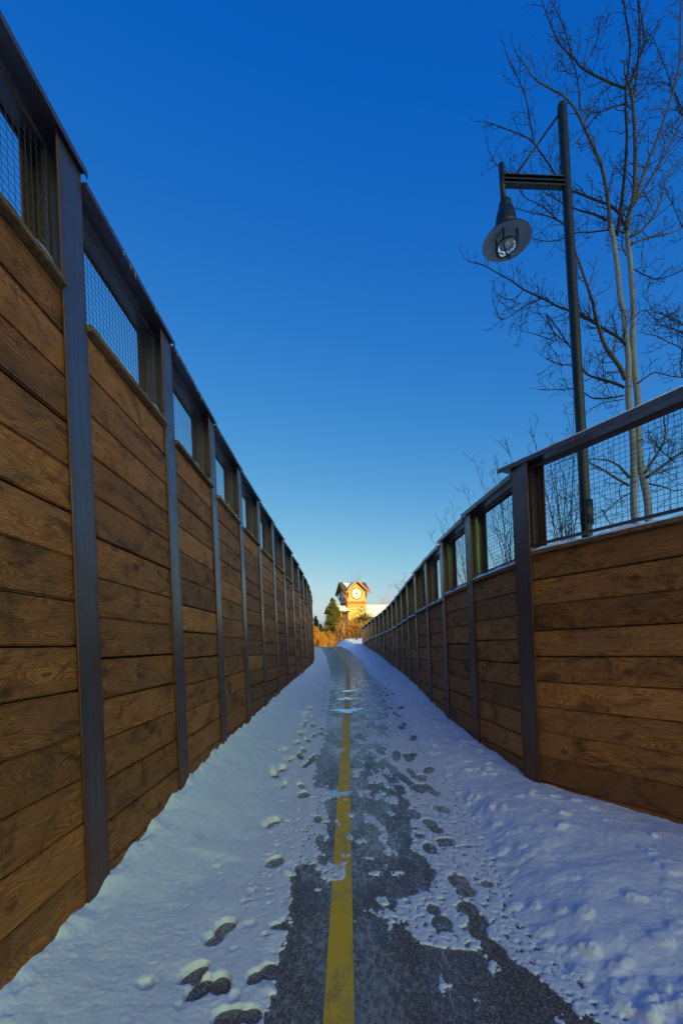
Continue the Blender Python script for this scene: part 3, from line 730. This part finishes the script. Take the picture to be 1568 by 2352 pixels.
LB = [  # map, points, r0, r1, material
 (z5, [(1158, 1640), (1190, 1500), (1215, 1400), (1226, 1100), (1208, 740), (1180, 600)], .028, .019, 'limb'),
 (z5, [(1180, 610), (1215, 520), (1245, 430), (1256, 200), (1240, -60)], .016, .009, 'twig'),
 (z5, [(1205, 720), (1228, 600), (1250, 430), (1288, 250), (1250, 0)], .012, .007, 'twig'),
 (z5, [(1095, 1680), (1140, 1350), (1166, 1000), (1155, 750), (1166, 560), (1185, 400), (1185, 280), (1150, 60), (1130, -60)], .019, .007, 'twig'),
 (z5, [(1215, 1460), (1300, 1200), (1380, 1000), (1450, 800), (1510, 600), (1545, 400), (1548, 100), (1568, -60)], .017, .009, 'limb'),
 (z5, [(1235, 1430), (1350, 1260), (1440, 1100), (1540, 900), (1600, 760)], .013, .007, 'limb'),
 (z5, [(1190, 1695), (1260, 1660), (1350, 1560), (1410, 1430), (1440, 1300), (1500, 1190), (1580, 1120)], .014, .008, 'limb'),
 (z5, [(1200, 1750), (1300, 1710), (1450, 1680), (1600, 1620)], .012, .007, 'limb'),
 (z5, [(1045, 1640), (1040, 1560), (1025, 1400), (990, 1220), (940, 1080), (870, 940), (815, 820), (770, 750), (700, 680), (600, 625), (500, 560), (440, 470), (390, 410)], .022, .004, 'limb'),
 (z5, [(1145, 1610), (1110, 1530), (1040, 1470), (960, 1440), (860, 1400), (740, 1350), (680, 1290), (600, 1170), (500, 1030), (420, 970), (300, 925), (190, 880)], .017, .004, 'twig'),
 (z5, [(500, 1030), (470, 860), (440, 700), (400, 600), (325, 440)], .008, .003, 'twig'),
 (z5, [(740, 1350), (680, 1305), (600, 1290), (440, 1305), (350, 1260), (230, 1180), (185, 1100)], .008, .003, 'twig'),
 (z5, [(1020, 1580), (940, 1540), (850, 1515), (780, 1490), (660, 1430), (560, 1370)], .013, .004, 'twig'),
 (z5, [(1150, 1670), (1050, 1650), (900, 1665), (800, 1670), (640, 1730), (480, 1710)], .010, .003, 'twig'),
 (z5, [(1160, 635), (1000, 570), (850, 490), (770, 400), (680, 310), (620, 180), (540, -40)], .013, .005, 'twig'),
 (z5, [(850, 490), (900, 400), (950, 280), (970, 190)], .006, .003, 'twig'),
 (z5, [(780, 420), (740, 280), (700, 160), (610, -20)], .008, .004, 'twig'),
 (z5, [(830, 790), (810, 560), (770, 430), (700, 330)], .008, .004, 'twig'),
 (z5, [(1150, 745), (1020, 780), (920, 860), (880, 920), (800, 1020)], .008, .003, 'twig'),
 (z5, [(1160, 1830), (1130, 1750), (1140, 1640)], .008, .006, 'limb'),
 (z5b, [(800, 660), (740, 530), (600, 330), (520, 100), (480, -60)], .026, .020, 'limb'),
 (z5, [(925, 2180), (900, 2110), (830, 1900), (780, 1760), (740, 1630), (760, 1540)], .018, .007, 'limb'),
 (z5, [(740, 1630), (690, 1590), (600, 1550), (500, 1530), (360, 1490)], .008, .003, 'twig'),
 (z5, [(745, 1640), (660, 1570), (560, 1480), (440, 1420), (400, 1370)], .007, .003, 'twig'),
 (z5b, [(810, 320), (730, 240), (550, 130), (430, 60), (300, 10)], .017, .013, 'twig'),
 (z5, [(935, 2310), (830, 2250), (700, 2210), (560, 2140), (430, 2080), (330, 2010), (240, 1960), (130, 1900), (40, 1880)], .013, .004, 'twig'),
 (z5, [(560, 2140), (440, 2190), (340, 2260), (260, 2290), (220, 2210)], .006, .003, 'twig'),
 (z5, [(420, 2085), (340, 2150), (260, 2130)], .005, .003, 'twig'),
 (z5b, [(790, 745), (700, 700), (560, 660), (430, 620), (370, 560), (330, 450), (220, 310), (110, 220), (0, 80)], .015, .004, 'twig'),
 (z5b, [(300, 420), (2.0, .40), (100, 260), (0, 240), (-120, 200)], .007, .003, 'twig'),
 (z5b, [(340, 510), (220, 515), (100, 500), (0, 450)], .007, .003, 'twig'),
 (z5b, [(785, 822), (640, 850), (470, 850), (390, 800), (280, 760), (0, 770)], .010, .003, 'twig'),
 (z5b, [(785, 860), (690, 880), (560, 900), (470, 950)], .006, .003, 'twig'),
 (z5b, [(845, 1660), (790, 1600), (720, 1530), (600, 1480), (430, 1470)], .018, .007, 'limb'),
 (z5b, [(840, 1740), (700, 1660), (560, 1570), (430, 1500), (380, 1440), (240, 1380)], .015, .005, 'limb'),
 (z5b, [(1020, 1655), (1150, 1560), (1300, 1450), (1440, 1350)], .020, .014, 'limb'),
 (z5b, [(1000, 1610), (1100, 1450), (1190, 1300), (1205, 1180), (1190, 1050), (1230, 900)], .017, .008, 'limb'),
 (z5b, [(1040, 1720), (1180, 1750), (1300, 1790), (1440, 1760)], .010, .005, 'twig'),
 (z5b, [(870, 1810), (780, 1850), (650, 1960), (560, 2040), (450, 2100)], .008, .003, 'twig'),
 (z5b, [(930, 700), (1040, 620), (1110, 590), (1220, 620), (1384, 640)], .009, .003, 'twig'),
 (z5b, [(560, 1980), (620, 2080), (690, 2240)], .006, .004, 'twig'),
 (z5b, [(1300, 1500), (1180, 1400), (1120, 1320), (1060, 1250)], .007, .003, 'twig'),
 (z5b, [(900, 20), (1000, -40), (1120, 60), (1200, 20)], .006, .003, 'twig'),
 (z5, [(1216, 1930), (1300, 1975), (1400, 2000), (1568, 1940)], .006, .003, 'twig'),
]
for mf, pts, r0, r1, mt in LB:
    limb(tree, o, pts, DT, r0 * 1.3, max(r1, .005), rg, M[mt], mf, .55, 1.35, .44, leaves=lv)
mlf = MB()
for p in lv:
    for k in range(1):
        a = Vector((rg.gauss(0, 1), rg.gauss(0, 1), rg.gauss(0, 1))).normalized() * .022; b = a.orthogonal().normalized() * .014; dn = Vector((0, 0, -.02))
        mlf.add([p, p + a * .6 + b + dn, p + a * 1.4 + dn, p + a * .6 - b + dn], [(0, 1, 2, 3)])
if lv: tag(mlf.build('leaves', M['leaf'], tree), kind='stuff')

# second tree, its trunk just outside the frame on the right
bp2 = at(1640, 1250, 6.9); bp2.z = EYE + .75; tree2 = empty('bare_tree', bp2); tag(tree2, 'bare tree at right edge reaching dark branches into the frame', 'tree'); o = Vector(bp2)
pts = [bp2, at(1625, 900, 6.9), at(1615, 500, 6.9), at(1622, 100, 6.9)]; sm = smooth_line(pts, 5)
MB().tube([p - o for p in sm], [.05 - .032 * i / (len(sm) - 1) for i in range(len(sm))], 12).build('trunk', M['aspen'], tree2, True)
for mf, pts in ((z5b, [(1500, 620), (1384, 370), (1250, 290), (1110, 220), (1000, 200)]), (z5b, [(1500, 320), (1384, 200), (1270, 150), (1080, 95)]), (z5b, [(1500, 200), (1384, 110), (1290, 40), (1180, 0)]),
    (z5b, [(1480, 700), (1372, 620), (1368, 450), (1380, 330), (1400, 200)]), (z5, [(1640, 700), (1568, 830), (1500, 650), (1440, 590), (1380, 590), (1280, 600)]), (z5, [(1640, 900), (1520, 700), (1440, 480), (1380, 330), (1350, 270)]),
    (z5, [(1650, 1700), (1568, 1630), (1500, 1480), (1440, 1350)]), (z5, [(1650, 950), (1560, 990), (1450, 1100), (1380, 1150)]), (z5, [(1640, 2352), (1500, 2300), (1390, 2230)]), (z5, [(1600, 2400), (1480, 2352), (1360, 2330)])):
    limb(tree2, o, pts, 6.9, .011, .004, rg, M['twig'], mf, .3, 1.2, .42)

# upright shrubs behind the right wall
def shrub(name, label, u, Y, tops, rg, cat='shrub', mat='twig', zb=None, spread=.25):
    b = at(u, 1400, Y); b.z = EYE + (.55 if zb is None else zb); r = empty(name, b); tag(r, label, cat, 'bare shrubs behind the right wall')
    for (tu, tv) in tops:
        mb = MB(); t = at(tu, tv, Y + rg.uniform(-spread, spread)); p0 = Vector((rg.uniform(-.06, .06), rg.uniform(-.06, .06), -.1)); e = t - b
        mid1 = p0 * .6 + e * .4 + Vector((rg.gauss(0, .05), rg.gauss(0, .05), .06)); sm = smooth_line([p0, mid1, e], 8); K = len(sm)
        mb.tube(sm, [.009 - .007 * i / (K - 1) for i in range(K)], 4, cap=False)
        for i in range(2, K - 1):
            for _ in range(2):
                if rg.random() < .7:
                    s = Vector((rg.gauss(0, .5), rg.gauss(0, .5), 1)); twig(mb, sm[i], s, rg.uniform(.12, .38), .0035, rg, 1)
        mb.build('stem', M[mat], r, True)
    return r
shrub('shrub', 'upright bare shrub seen through mesh left of the lamp pole', 1297, 6.2, [(1262, 1060), (1275, 1100), (1290, 1040), (1310, 1060), (1268, 1000), (1325, 980), (1330, 1110), (1240, 1090), (1300, 1120), (1345, 1090), (1160, 1010), (1215, 960), (1318, 860), (1355, 1120)], rg)
shrub('shrub', 'bare shrub behind second mesh bay, twigs over the rail', 1180, 8.0, [(1085, 1045), (1063, 1120), (1130, 1075), (1150, 1100), (1180, 1130), (1165, 1160), (1120, 1130), (1200, 1150), (1140, 1060)], rg)
shrub('shrub', 'small bare shrub peeking over the rail of farther bays', 1080, 10.5, [(985, 1225), (1010, 1205), (1025, 1190), (1040, 1170), (1060, 1200)], rg)
shrub('shrub', 'few thin twigs above the rail beside the low bays', 955, 14.0, [(905, 1340), (912, 1348), (925, 1330), (940, 1330)], rg, zb=.4)

# ------------------------------------------------------------------ clock tower building (distance 80 m)
DD = 80.0
th = math.radians(19.5); TW = 3.85
stucco = plain('stucco', (.58, .40, .12), .85, 0, .10, 3); M['stucco'] = stucco
M['trimwood'] = plain('orange_trim', (.50, .17, .03), .7, 0, .2, 3)
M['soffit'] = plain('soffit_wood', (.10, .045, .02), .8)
M['brick'] = plain('brick_red', (.40, .12, .045), .8, 0, .2, 5)
M['shingle'] = plain('dark_shingle', (.09, .065, .05), .9, 0, .5, 2)
M['clockwhite'] = plain('clock_white', (.82, .80, .74), .5, 0, .02)
M['clockdark'] = plain('clock_dark', (.035, .025, .02), .5)
M['pane'] = plain('dark_pane', (.04, .045, .05), .1)
C0 = at(797.2, 1385, DD); gz = EYE - .6
tower = empty('clock_tower_building', Vector((C0.x, C0.y, gz)), th)
tag(tower, 'yellow stucco building with gabled clock tower beyond the path crest', 'building')
Z = lambda v: at(819, v, DD).z - gz     # height above the tower's base for a picture row near the clock
zb0, zb1 = Z(1385.3), Z(1380.8)
ze = Z(1356.5); zap = Z(1334.5); W = TW; o_ = .62
# upper and lower shaft walls, gable peaks
m = MB(); m.box(0, W, 0, W, zb1, ze)
hp = (zap - ze) * .86
for (a, b, c) in (((0, 0), (W, 0), (W / 2, 0)), ((0, W), (W, W), (W / 2, W))):
    y0 = a[1]; y1 = y0 + (.25 if y0 == 0 else -.25)
    m.add([(0, y0, ze), (W, y0, ze), (W / 2, y0, ze + hp), (0, y1, ze), (W, y1, ze), (W / 2, y1, ze + hp)], [(0, 1, 2), (5, 4, 3), (0, 2, 5, 3), (1, 4, 5, 2)])
for x0 in (0, W):
    x1 = x0 + (.25 if x0 == 0 else -.25)
    m.add([(x0, W, ze), (x0, 0, ze), (x0, W / 2, ze + hp), (x1, W, ze), (x1, 0, ze), (x1, W / 2, ze + hp)], [(0, 1, 2), (5, 4, 3), (0, 2, 5, 3), (1, 4, 5, 2)])
m.build('clock_room', stucco, tower)
m = MB(); m.box(.14, W - .14, .14, W - .14, -1, zb0 - .12); m.build('shaft', stucco, tower)
m = MB(); m.box(-.04, W + .04, -.04, W + .04, zb0 - .12, zb0 - .03); m.box(.05, W - .05, .05, W - .05, zb0 - .55, zb0 - .42); m.box(-.03, W + .03, -.03, W + .03, zb1 - .04, zb1 + .04); m.build('ledge', M['trimwood'], tower)
m = MB(); m.box(.02, W - .02, .02, W - .02, zb0 - .03, zb1 - .04); m.build('band', stucco, tower)
bp_ = MB().box(-.24, .24, -.03, 0, 0, zb1 - zb0 - .07).mesh('brick_panel', M['brick'])
for k in range(7):
    x = .30 + k * (W - .6) / 6
    link('brick_panel', bp_, tower, (x, .015, zb0 + .005)); link('brick_panel', bp_, tower, (.015, x, zb0 + .005), (0, 0, -math.pi / 2))
# crossing gable roofs, each slope a slab
def slab(a, b, c, d, t, name, mat, parent):
    a, b, c, d = map(Vector, (a, b, c, d)); n = (b - a).cross(d - a).normalized() * t
    m = MB(); m.add([a, b, c, d, a - n, b - n, c - n, d - n], [(0, 1, 2, 3), (7, 6, 5, 4), (0, 4, 5, 1), (1, 5, 6, 2), (2, 6, 7, 3), (3, 7, 4, 0)]); return m.build(name, mat, parent)
sl_ = (zap - ze) / (W / 2); er = ze - sl_ * .45 + .12; zr_ = zap + .12; ov = .45; E_ = .75
def gable_roof(parent, axis, mat, L0, L1, c, half, zri, zei, t=.14):
    for sg in (-1, 1):
        if axis == 'y':
            q = [(c, L0, zri), (c, L1, zri), (c + sg * half, L1, zei), (c + sg * half, L0, zei)]
        else:
            q = [(L0, c, zri), (L1, c, zri), (L1, c + sg * half, zei), (L0, c + sg * half, zei)]
        if (axis == 'y') == (sg > 0): q = q[::-1]
        nrm = (Vector(q[1]) - Vector(q[0])).cross(Vector(q[3]) - Vector(q[0]))
        if nrm.z < 0: q = q[::-1]
        slab(*q, t, 'roof', mat, parent)
cx = W / 2; zt_ = zr_
for (ux, uy) in ((0, -1), (0, 1), (-1, 0), (1, 0)):
    vx, vy = -uy, ux
    for sg in (-1, 1):
        q = [(cx, cx, zt_), (cx + ux * (cx + E_), cx + uy * (cx + E_), zt_),
             (cx + ux * (cx + E_) + vx * sg * (cx + ov), cx + uy * (cx + E_) + vy * sg * (cx + ov), er),
             (cx + ux * (cx + ov) + vx * sg * (cx + ov), cx + uy * (cx + ov) + vy * sg * (cx + ov), er)]
        if (Vector(q[1]) - Vector(q[0])).cross(Vector(q[3]) - Vector(q[0])).z < 0: q = q[::-1]
        slab(*q, .14, 'roof', M['shingle'], tower)
# snow lying on the roof slopes
def patch(parent, c, axis, sg, s0, s1, l0, l1, zri, zei, half, n=7):
    """snow blanket on one slope, ragged edge"""
    m = MB(); vs = []; rp = random.Random(int(l0 * 91 + s0 * 7))
    for i in range(n + 1):
        u = l0 + (l1 - l0) * i / n; e1 = s1 - rp.uniform(0, .18) * (s1 - s0)
        for s in (s0, e1):
            z = zri + (zei - zri) * s + .01; off = sg * half * s
            vs += [(c + off, u, z), (c + off, u, z + .07)] if axis == 'y' else [(u, c + off, z), (u, c + off, z + .07)]
    fs = []
    for i in range(n):
        a = i * 4; b = a + 4
        fs += [(a + 1, b + 1, b + 3, a + 3), (a + 2, a + 3, b + 3, b + 2), (a, b, b + 1, a + 1)]
    fs += [(0, 1, 3, 2), (n * 4, n * 4 + 2, n * 4 + 3, n * 4 + 1)]
    m.add(vs, fs); return m.build('roof_snow', M['snow'], parent)
def snowpoly(q, nm='roof_snow'):
    q = [Vector(p) + Vector((0, 0, .015)) for p in q]
    if (q[1] - q[0]).cross(q[2] - q[0]).z < 0: q = q[::-1]
    n = len(q); c = sum(q, Vector()) / n; rp = random.Random(int(abs(q[0].x) * 100) + n); ring = []
    for i in range(n):
        for k in range(4):
            p = q[i].lerp(q[(i + 1) % n], k / 4); ring.append(p.lerp(c, rp.uniform(.02, .16)))
    m = MB(); K = len(ring); up = Vector((0, 0, .08))
    m.add(ring + [p.lerp(c, .05) + up for p in ring] + [c + up * 1.1], [(i, (i + 1) % K, K + (i + 1) % K, K + i) for i in range(K)] + [(K + i, K + (i + 1) % K, 2 * K) for i in range(K)])
    return m.build(nm, M['snow'], tower)
zs = lambda d: zt_ + (er - zt_) * d / (cx + ov)
snowpoly([(cx, cx - .2, zs(.05)), (cx, -E_ + .1, zs(.05)), (cx - 1.9, -E_ + .1, zs(1.9)), (cx - 1.9, cx - 2.1, zs(1.9))])
snowpoly([(cx - .4, cx - .15, zs(.15)), (-.1, cx - .15, zs(.15)), (.3, cx - 1.35, zs(1.35)), (cx - 1.7, cx - 1.4, zs(1.4))])
snowpoly([(cx + .5, cx - .15, zs(.15)), (W - .1, cx - .15, zs(.15)), (W - .3, cx - .8, zs(.8)), (cx + 1.0, cx - .8, zs(.8))])
# rake boards on front and left gables
m = MB(); yy = -E_ - .03
for a, b in (((W / 2, yy, zr_ - .12), (-ov, yy, er - .12)), ((W / 2, yy, zr_ - .12), (W + ov, yy, er - .12))): m.bar(a, b, .08, .26)
m.build('rake_board', M['trimwood'], tower)
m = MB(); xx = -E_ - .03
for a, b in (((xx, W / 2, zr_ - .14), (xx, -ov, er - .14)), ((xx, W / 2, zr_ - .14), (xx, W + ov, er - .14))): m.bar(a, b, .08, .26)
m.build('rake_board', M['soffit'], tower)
def bracket(x, y, dx, dy, mat):
    m = MB(); b = Vector((x, y, er - .15)); t = Vector((x + dx, y + dy, er - .15))
    m.bar((x, y, er - 1.25), (x, y, er), .16, .16); m.bar((x, y, er - .1), t + Vector((0, 0, .05)), .16, .16)
    m.bar((x, y, er - 1.1), t, .14, .14); m.build('bracket', mat, tower)
bracket(.12, -.07, 0, -.62, M['trimwood']); bracket(W - .12, -.07, 0, -.62, M['trimwood'])
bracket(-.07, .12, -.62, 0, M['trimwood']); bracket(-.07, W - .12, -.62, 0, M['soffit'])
# clock faces: disc, ring, hour marks, two hands
def clock(loc, rz):
    cf = MB(); n = 40; r = 1.0
    cf.lathe([(0, .04), (r, .04), (r, 0)], n, mi=0)
    Rm = Matrix.Rotation(math.pi / 2, 4, 'X')
    cf.v = [tuple(Rm @ Vector(v)) for v in cf.v]
    c = cf.build('clock_face', M['clockwhite'], tower, loc=loc, rot=(0, 0, rz))
    rg_ = MB().tube([(1.02 * math.cos(k * math.pi / 20), -.04, 1.02 * math.sin(k * math.pi / 20)) for k in range(41)], .075, 6, cap=False); rg_.build('ring', M['clockdark'], c)
    for k in range(12):
        an = k * math.pi / 6; w_ = .10 if k % 3 == 0 else .07; l0 = .66 if k % 3 == 0 else .72
        MB().bar((math.sin(an) * l0, -.055, math.cos(an) * l0), (math.sin(an) * .92, -.055, math.cos(an) * .92), .03, w_ * .9, up=(math.cos(an), 0, -math.sin(an))).build('hour_mark', M['clockdark'], c)
    for an, l, w_ in ((math.radians(163), .80, .10), (math.radians(279), .46, .12)):
        MB().bar((-math.sin(an) * .18, -.08, -math.cos(an) * .18), (math.sin(an) * l, -.08, math.cos(an) * l), .03, w_, up=(math.cos(an), 0, -math.sin(an))).build('clock_hand', M['clockdark'], c)
zc = Z(1362.6)
clock((W / 2, -.01, zc), 0); clock((-.01, W / 2, zc), -math.pi / 2)
# snowy long wing to the right and dark gabled porch on the left
zw = at(880, 1384.5, DD + 4).z - gz
m = MB(); m.box(W - .5, W + 13, 1.6, 9.5, -1, zw - 2.6); m.build('wing_wall', stucco, tower)
gable_roof(tower, 'x', M['shingle'], W - 1.8, W + 14, 5.6, 5.4, zw, zw - 3.1, .2)
patch(tower, 5.6, 'x', -1, .03, .98, W - 1.7, W + 13.9, zw + .02, zw - 3.1, 5.4, 24)
for k in range(5):
    f = MB().box(-.5, .5, -.08, 0, 0, 1.3); x = W + 1.6 + k * 2.3
    f.build('window', M['trimwood'], tower, loc=(x, 1.59, 2.0)); MB().box(-.4, .4, -.03, 0, .1, 1.2).build('pane', M['pane'], tower, loc=(x, 1.50, 2.0))
gable_roof(tower, 'y', M['shingle'], -2.2, 3, 1.95, 1.25, at(800, 1417.5, DD).z - gz, at(800, 1425, DD).z - gz, .12)
patch(tower, 1.95, 'y', 1, .05, .95, -2.1, 0, at(800, 1417.5, DD).z - gz + .02, at(800, 1425, DD).z - gz, 1.25)
m = MB(); m.box(.9, 3.0, -1.9, .1, -1, at(800, 1426, DD).z - gz); m.build('entry_bay', M['soffit'], tower)
zp = zb0 - .5
gable_roof(tower, 'x', M['shingle'], -3.6, .1, 1.2, 1.9, zp + .15, zp - 1.1, .16)
patch(tower, 1.2, 'x', -1, .05, .9, -1.6, .05, zp + .17, zp - 1.1, 1.9)
m = MB(); m.box(-3.0, .1, .1, 2.4, -1, zp - 1.1); m.build('porch_wall', M['soffit'], tower)
m = MB()
for x in (-3.0, -1.5): m.bar((x, -.6, -1), (x, -.6, zp - 1.0), .22, .22)
m.build('porch_post', M['trimwood'], tower)

# ------------------------------------------------------------------ vegetation and posts past the crest
def leafmat(name, a, b):
    t = NT(name, .7, 0, .2); oi = t.n('ObjectInfo'); f = t.noise(t.coords(), 2.2, 3, .6)
    t.col(t.mix(f, a, b)); t.b.inputs['Transmission Weight'].default_value = 0.0; return t.mat
M['pine'] = leafmat('pine_needles', (.035, .055, .012), (.20, .17, .035))
M['pine_dark'] = leafmat('dark_needles', (.02, .035, .015), (.07, .075, .02))
M['gold'] = leafmat('golden_leaves', (.28, .11, .012), (.62, .31, .045))
M['tan'] = leafmat('tan_stems', (.30, .15, .04), (.60, .36, .12))
PG = 'pines past the crest of the path'
def conifer(label, u, vt, Y, wpx, mat, rg, zb=None, n=2600, cs=.16):
    t = at(u, vt, Y); zb = EYE - .4 if zb is None else zb; b = Vector((t.x, t.y, zb)); H = t.z - zb; Rm = wpx * Y / 2000
    r = empty('pine_tree', b); tag(r, label, 'tree', PG)
    MB().tube([(0, 0, -.2), (0, 0, H * .5), (0, 0, H)], [.12, .07, .015], 8).build('trunk', M['limb'], r)
    m = MB(); nb = 46; bm_ = MB()
    for k in range(nb):
        f = (k + .5) / nb; zc = H * (.04 + .94 * f); rr_ = Rm * (1 - f) ** .75 * rg.uniform(.65, 1.15); an = k * 2.4 + rg.uniform(-.4, .4)
        tip = Vector((math.cos(an) * rr_, math.sin(an) * rr_, zc + rr_ * .45 + .12)); b0 = Vector((0, 0, zc - .05))
        bm_.bar(b0, tip, .025, .025)
        for q in range(max(8, int(n / nb * (.35 + 1.2 * (1 - f))))):
            s = rg.uniform(.25, 1.05); p = b0.lerp(tip, s) + Vector((rg.gauss(0, 1), rg.gauss(0, 1), rg.gauss(0, .8))) * (.05 + .13 * Rm * (1 - f))
            d = (tip - b0).normalized() + Vector((rg.gauss(0, .6), rg.gauss(0, .6), rg.gauss(.5, .5))); d.normalize()
            a = d * cs * rg.uniform(.6, 1.4); s2 = d.orthogonal().normalized(); s2 = (Matrix.Rotation(rg.uniform(0, 6.28), 3, d) @ s2) * cs * .22
            m.add([p - s2, p + a * .5 - s2 * 1.2, p + a, p + a * .5 + s2 * 1.2], [(0, 1, 2, 3)])
    bm_.build('boughs', M['limb'], r); tag(m.build('crown', mat, r), kind='stuff')
    return r
rg = random.Random(4)
conifer('tall sunlit pine left of the clock tower', 763, 1376, 52, 60, M['pine'], rg, n=7000, cs=.22)
conifer('small dark pine at the end of the left wall', 724.5, 1418, 58, 30, M['pine_dark'], rg, n=2400, cs=.22)
conifer('low dark pine between tall pine and left wall', 736, 1436, 55, 26, M['pine_dark'], rg, n=1500, cs=.2)
def bush(label, u, vt, Y, wpx, mat, rg, nst=60, leaves=0, lm=None, zb=None, ls=.1, name='bush', cat='bush', lean=0):
    t = at(u, vt, Y); zb = EYE - .45 if zb is None else zb; b = Vector((t.x, t.y, zb)); H = t.z - zb; Rm = wpx * Y / 2000
    r = empty(name, b); tag(r, label, cat, 'golden bushes round the tower foot' if name == 'bush' else None); m = MB(); lf = MB()
    for k in range(nst):
        an = rg.uniform(0, 6.28); q = rg.random() ** .6; hh = H * (1 - .55 * q * q) * rg.uniform(.6, 1.03)
        tip = Vector((math.cos(an) * Rm * q, math.sin(an) * Rm * q, hh)); b0 = Vector((math.cos(an) * Rm * .22 * q, math.sin(an) * Rm * .22 * q, -.1))
        sm = smooth_line([b0, b0.lerp(tip, .45) + Vector((0, 0, .12 * hh)), tip], 3); K = len(sm)
        m.tube(sm, [.022 - .014 * i / (K - 1) for i in range(K)], 3, cap=False)
        for i in range(2, K):
            for _ in range(3):
                s = Vector((rg.gauss(0, .7), rg.gauss(0, .7), rg.gauss(.6, .5))).normalized() * rg.uniform(.2, .6) * max(.5, H / 3)
                m.tube([sm[i], sm[i] + s * .5 + Vector((rg.gauss(0, .04), 0, 0)), sm[i] + s], [.009, .007, .004], 3, cap=False)
                for _l in range(leaves):
                    p = sm[i] + s * rg.uniform(.2, 1.1) + Vector((rg.gauss(0, .05), rg.gauss(0, .05), rg.gauss(0, .05))); a = Vector((rg.gauss(0, 1), rg.gauss(0, 1), rg.gauss(0, 1))).normalized() * ls * rg.uniform(.5, 1.3); c = a.orthogonal().normalized() * ls * .4
                    lf.add([p, p + a * .5 + c, p + a, p + a * .5 - c], [(0, 1, 2, 3)])
    m.build('stems', mat, r)
    if leaves: tag(lf.build('foliage', lm or M['gold'], r), kind='stuff')
    return r
bush('leafy golden bush at the end of the left wall', 724, 1437, 44, 22, M['tan'], rg, 40, 6, M['gold'])
bush('low golden brush between the left wall and tall pine', 738, 1452, 45, 26, M['tan'], rg, 34, 5, M['gold'])
bush('small brush below the tall pine', 757, 1450, 46, 26, M['tan'], rg, 34, 3, M['gold'])
bush('tangled tan bush in front of the tower porch', 781, 1425, 48, 34, M['tan'], rg, 70, 1, M['gold'])
bush('fiery orange bush right of the tower foot', 808, 1418, 47, 40, M['tan'], rg, 80, 4, M['gold'])
bush('orange bush by the end of the right wall', 832, 1425, 46, 36, M['tan'], rg, 70, 4, M['gold'])
bush('young tree holding olive gold leaves in front of the snowy roof', 834, 1397, 50, 44, M['limb'], rg, 44, 5, M['pine'], ls=.16, name='leafy_tree', cat='tree')
bush('leafy sapling right of the olive gold tree', 851, 1408, 49, 26, M['limb'], rg, 30, 4, M['gold'], ls=.12, name='leafy_tree', cat='tree')
bush('bare pale tree above the snowy roof at right', 889, 1342, 90, 50, M['tan'], rg, 26, 0, name='bare_tree', cat='tree', zb=EYE + 3)
bush('faint bare tree top behind the clock tower roof', 818, 1305, 96, 26, M['limb'], rg, 16, 0, name='bare_tree', cat='tree', zb=EYE + 5)

# timber posts standing in the snow beyond the right wall
M['timber'] = plain('post_timber', (.34, .15, .05), .8, 0, .25, 6); M['timber_dark'] = plain('dark_post_timber', (.06, .035, .025), .8)
def tpost(label, u0, v0, u1, v1, Y, wd, mat, g=None):
    a = at(u0, v0, Y); b = at(u1, v1, Y); d = (b - a).normalized(); a = a - d * .5; b_ = b - a
    m = MB(); m.tube([(0, 0, 0), b_ * .97, b_], [wd / 2, wd / 2, wd / 2 * .8], 10)
    q = m.build('timber_post', mat, None, False, loc=a); tag(q, label, 'post', 'timber posts beyond the right wall'); return q
tpost('stout leaning sunlit timber post, rightmost of the leaning pair', 842.2 - 0 - 58, 1470, 789.5 + 0, 1431, 38, .26, M['timber'])
tpost('slimmer leaning timber post just behind the stout one', 783.5, 1466, 787.0, 1432, 38.6, .18, M['timber'])
tpost('thin brown post left of the leaning pair', 781.3, 1466, 781.2, 1444, 38, .14, M['timber_dark'])
tpost('dark upright post between the leaning pair and wall end', 799, 1470, 797.8, 1446, 37, .17, M['timber_dark'])
tpost('shorter dark post second from the right wall end', 820, 1476, 818.6, 1450, 34, .18, M['timber_dark'])
tpost('dark post nearest the end of the right wall', 828.5, 1474, 826.4, 1445.5, 34.5, .18, M['timber_dark'])

# ------------------------------------------------------------------ unseen ridge added behind right, shaped to block the sun from the corridor
def shade_ridge():
    sx, sy = math.sin(SUN_AZ), math.cos(SUN_AZ)        # toward the sun, seen from above
    px, py_ = sy, -sx                                    # across the light
    B0 = Vector((-1.0, 35.0))                            # where the edge of the shade crosses the path
    if px * (0 - B0.x) + py_ * (-10 - B0.y) < 0: px, py_ = -px, -py_
    us = np.concatenate([np.linspace(-60, 40, 61), np.linspace(48, 420, 40)]); nt = 26
    tj = 250 + 240 * np.linspace(0, 1, nt)
    U, T_ = np.meshgrid(us, tj, indexing='ij')
    prof = np.sin(np.pi * np.linspace(0, 1, nt))[None, :] ** .8
    hgt = np.interp(us, [-60, -25, -3, 0, 7, 14, 50, 90, 150, 420], [0, 40, 74, 79, 95, 99, 99, 70, 30, 8])[:, None]
    Z_ = -2 + prof * hgt + 2.0 * fbm(U * .08, T_ * .03, 3, 9) * prof * (np.abs(U) > 8)
    return tag(grid_mesh('shade_hill', B0.x + sx * T_ + px * U, B0.y + sy * T_ + py_ * U, Z_, M['shade_hill']), kind='structure')
M['shade_hill'] = plain('shade_hill_surface', (.25, .25, .24), .9, 0, .6, .08)
shade_ridge()
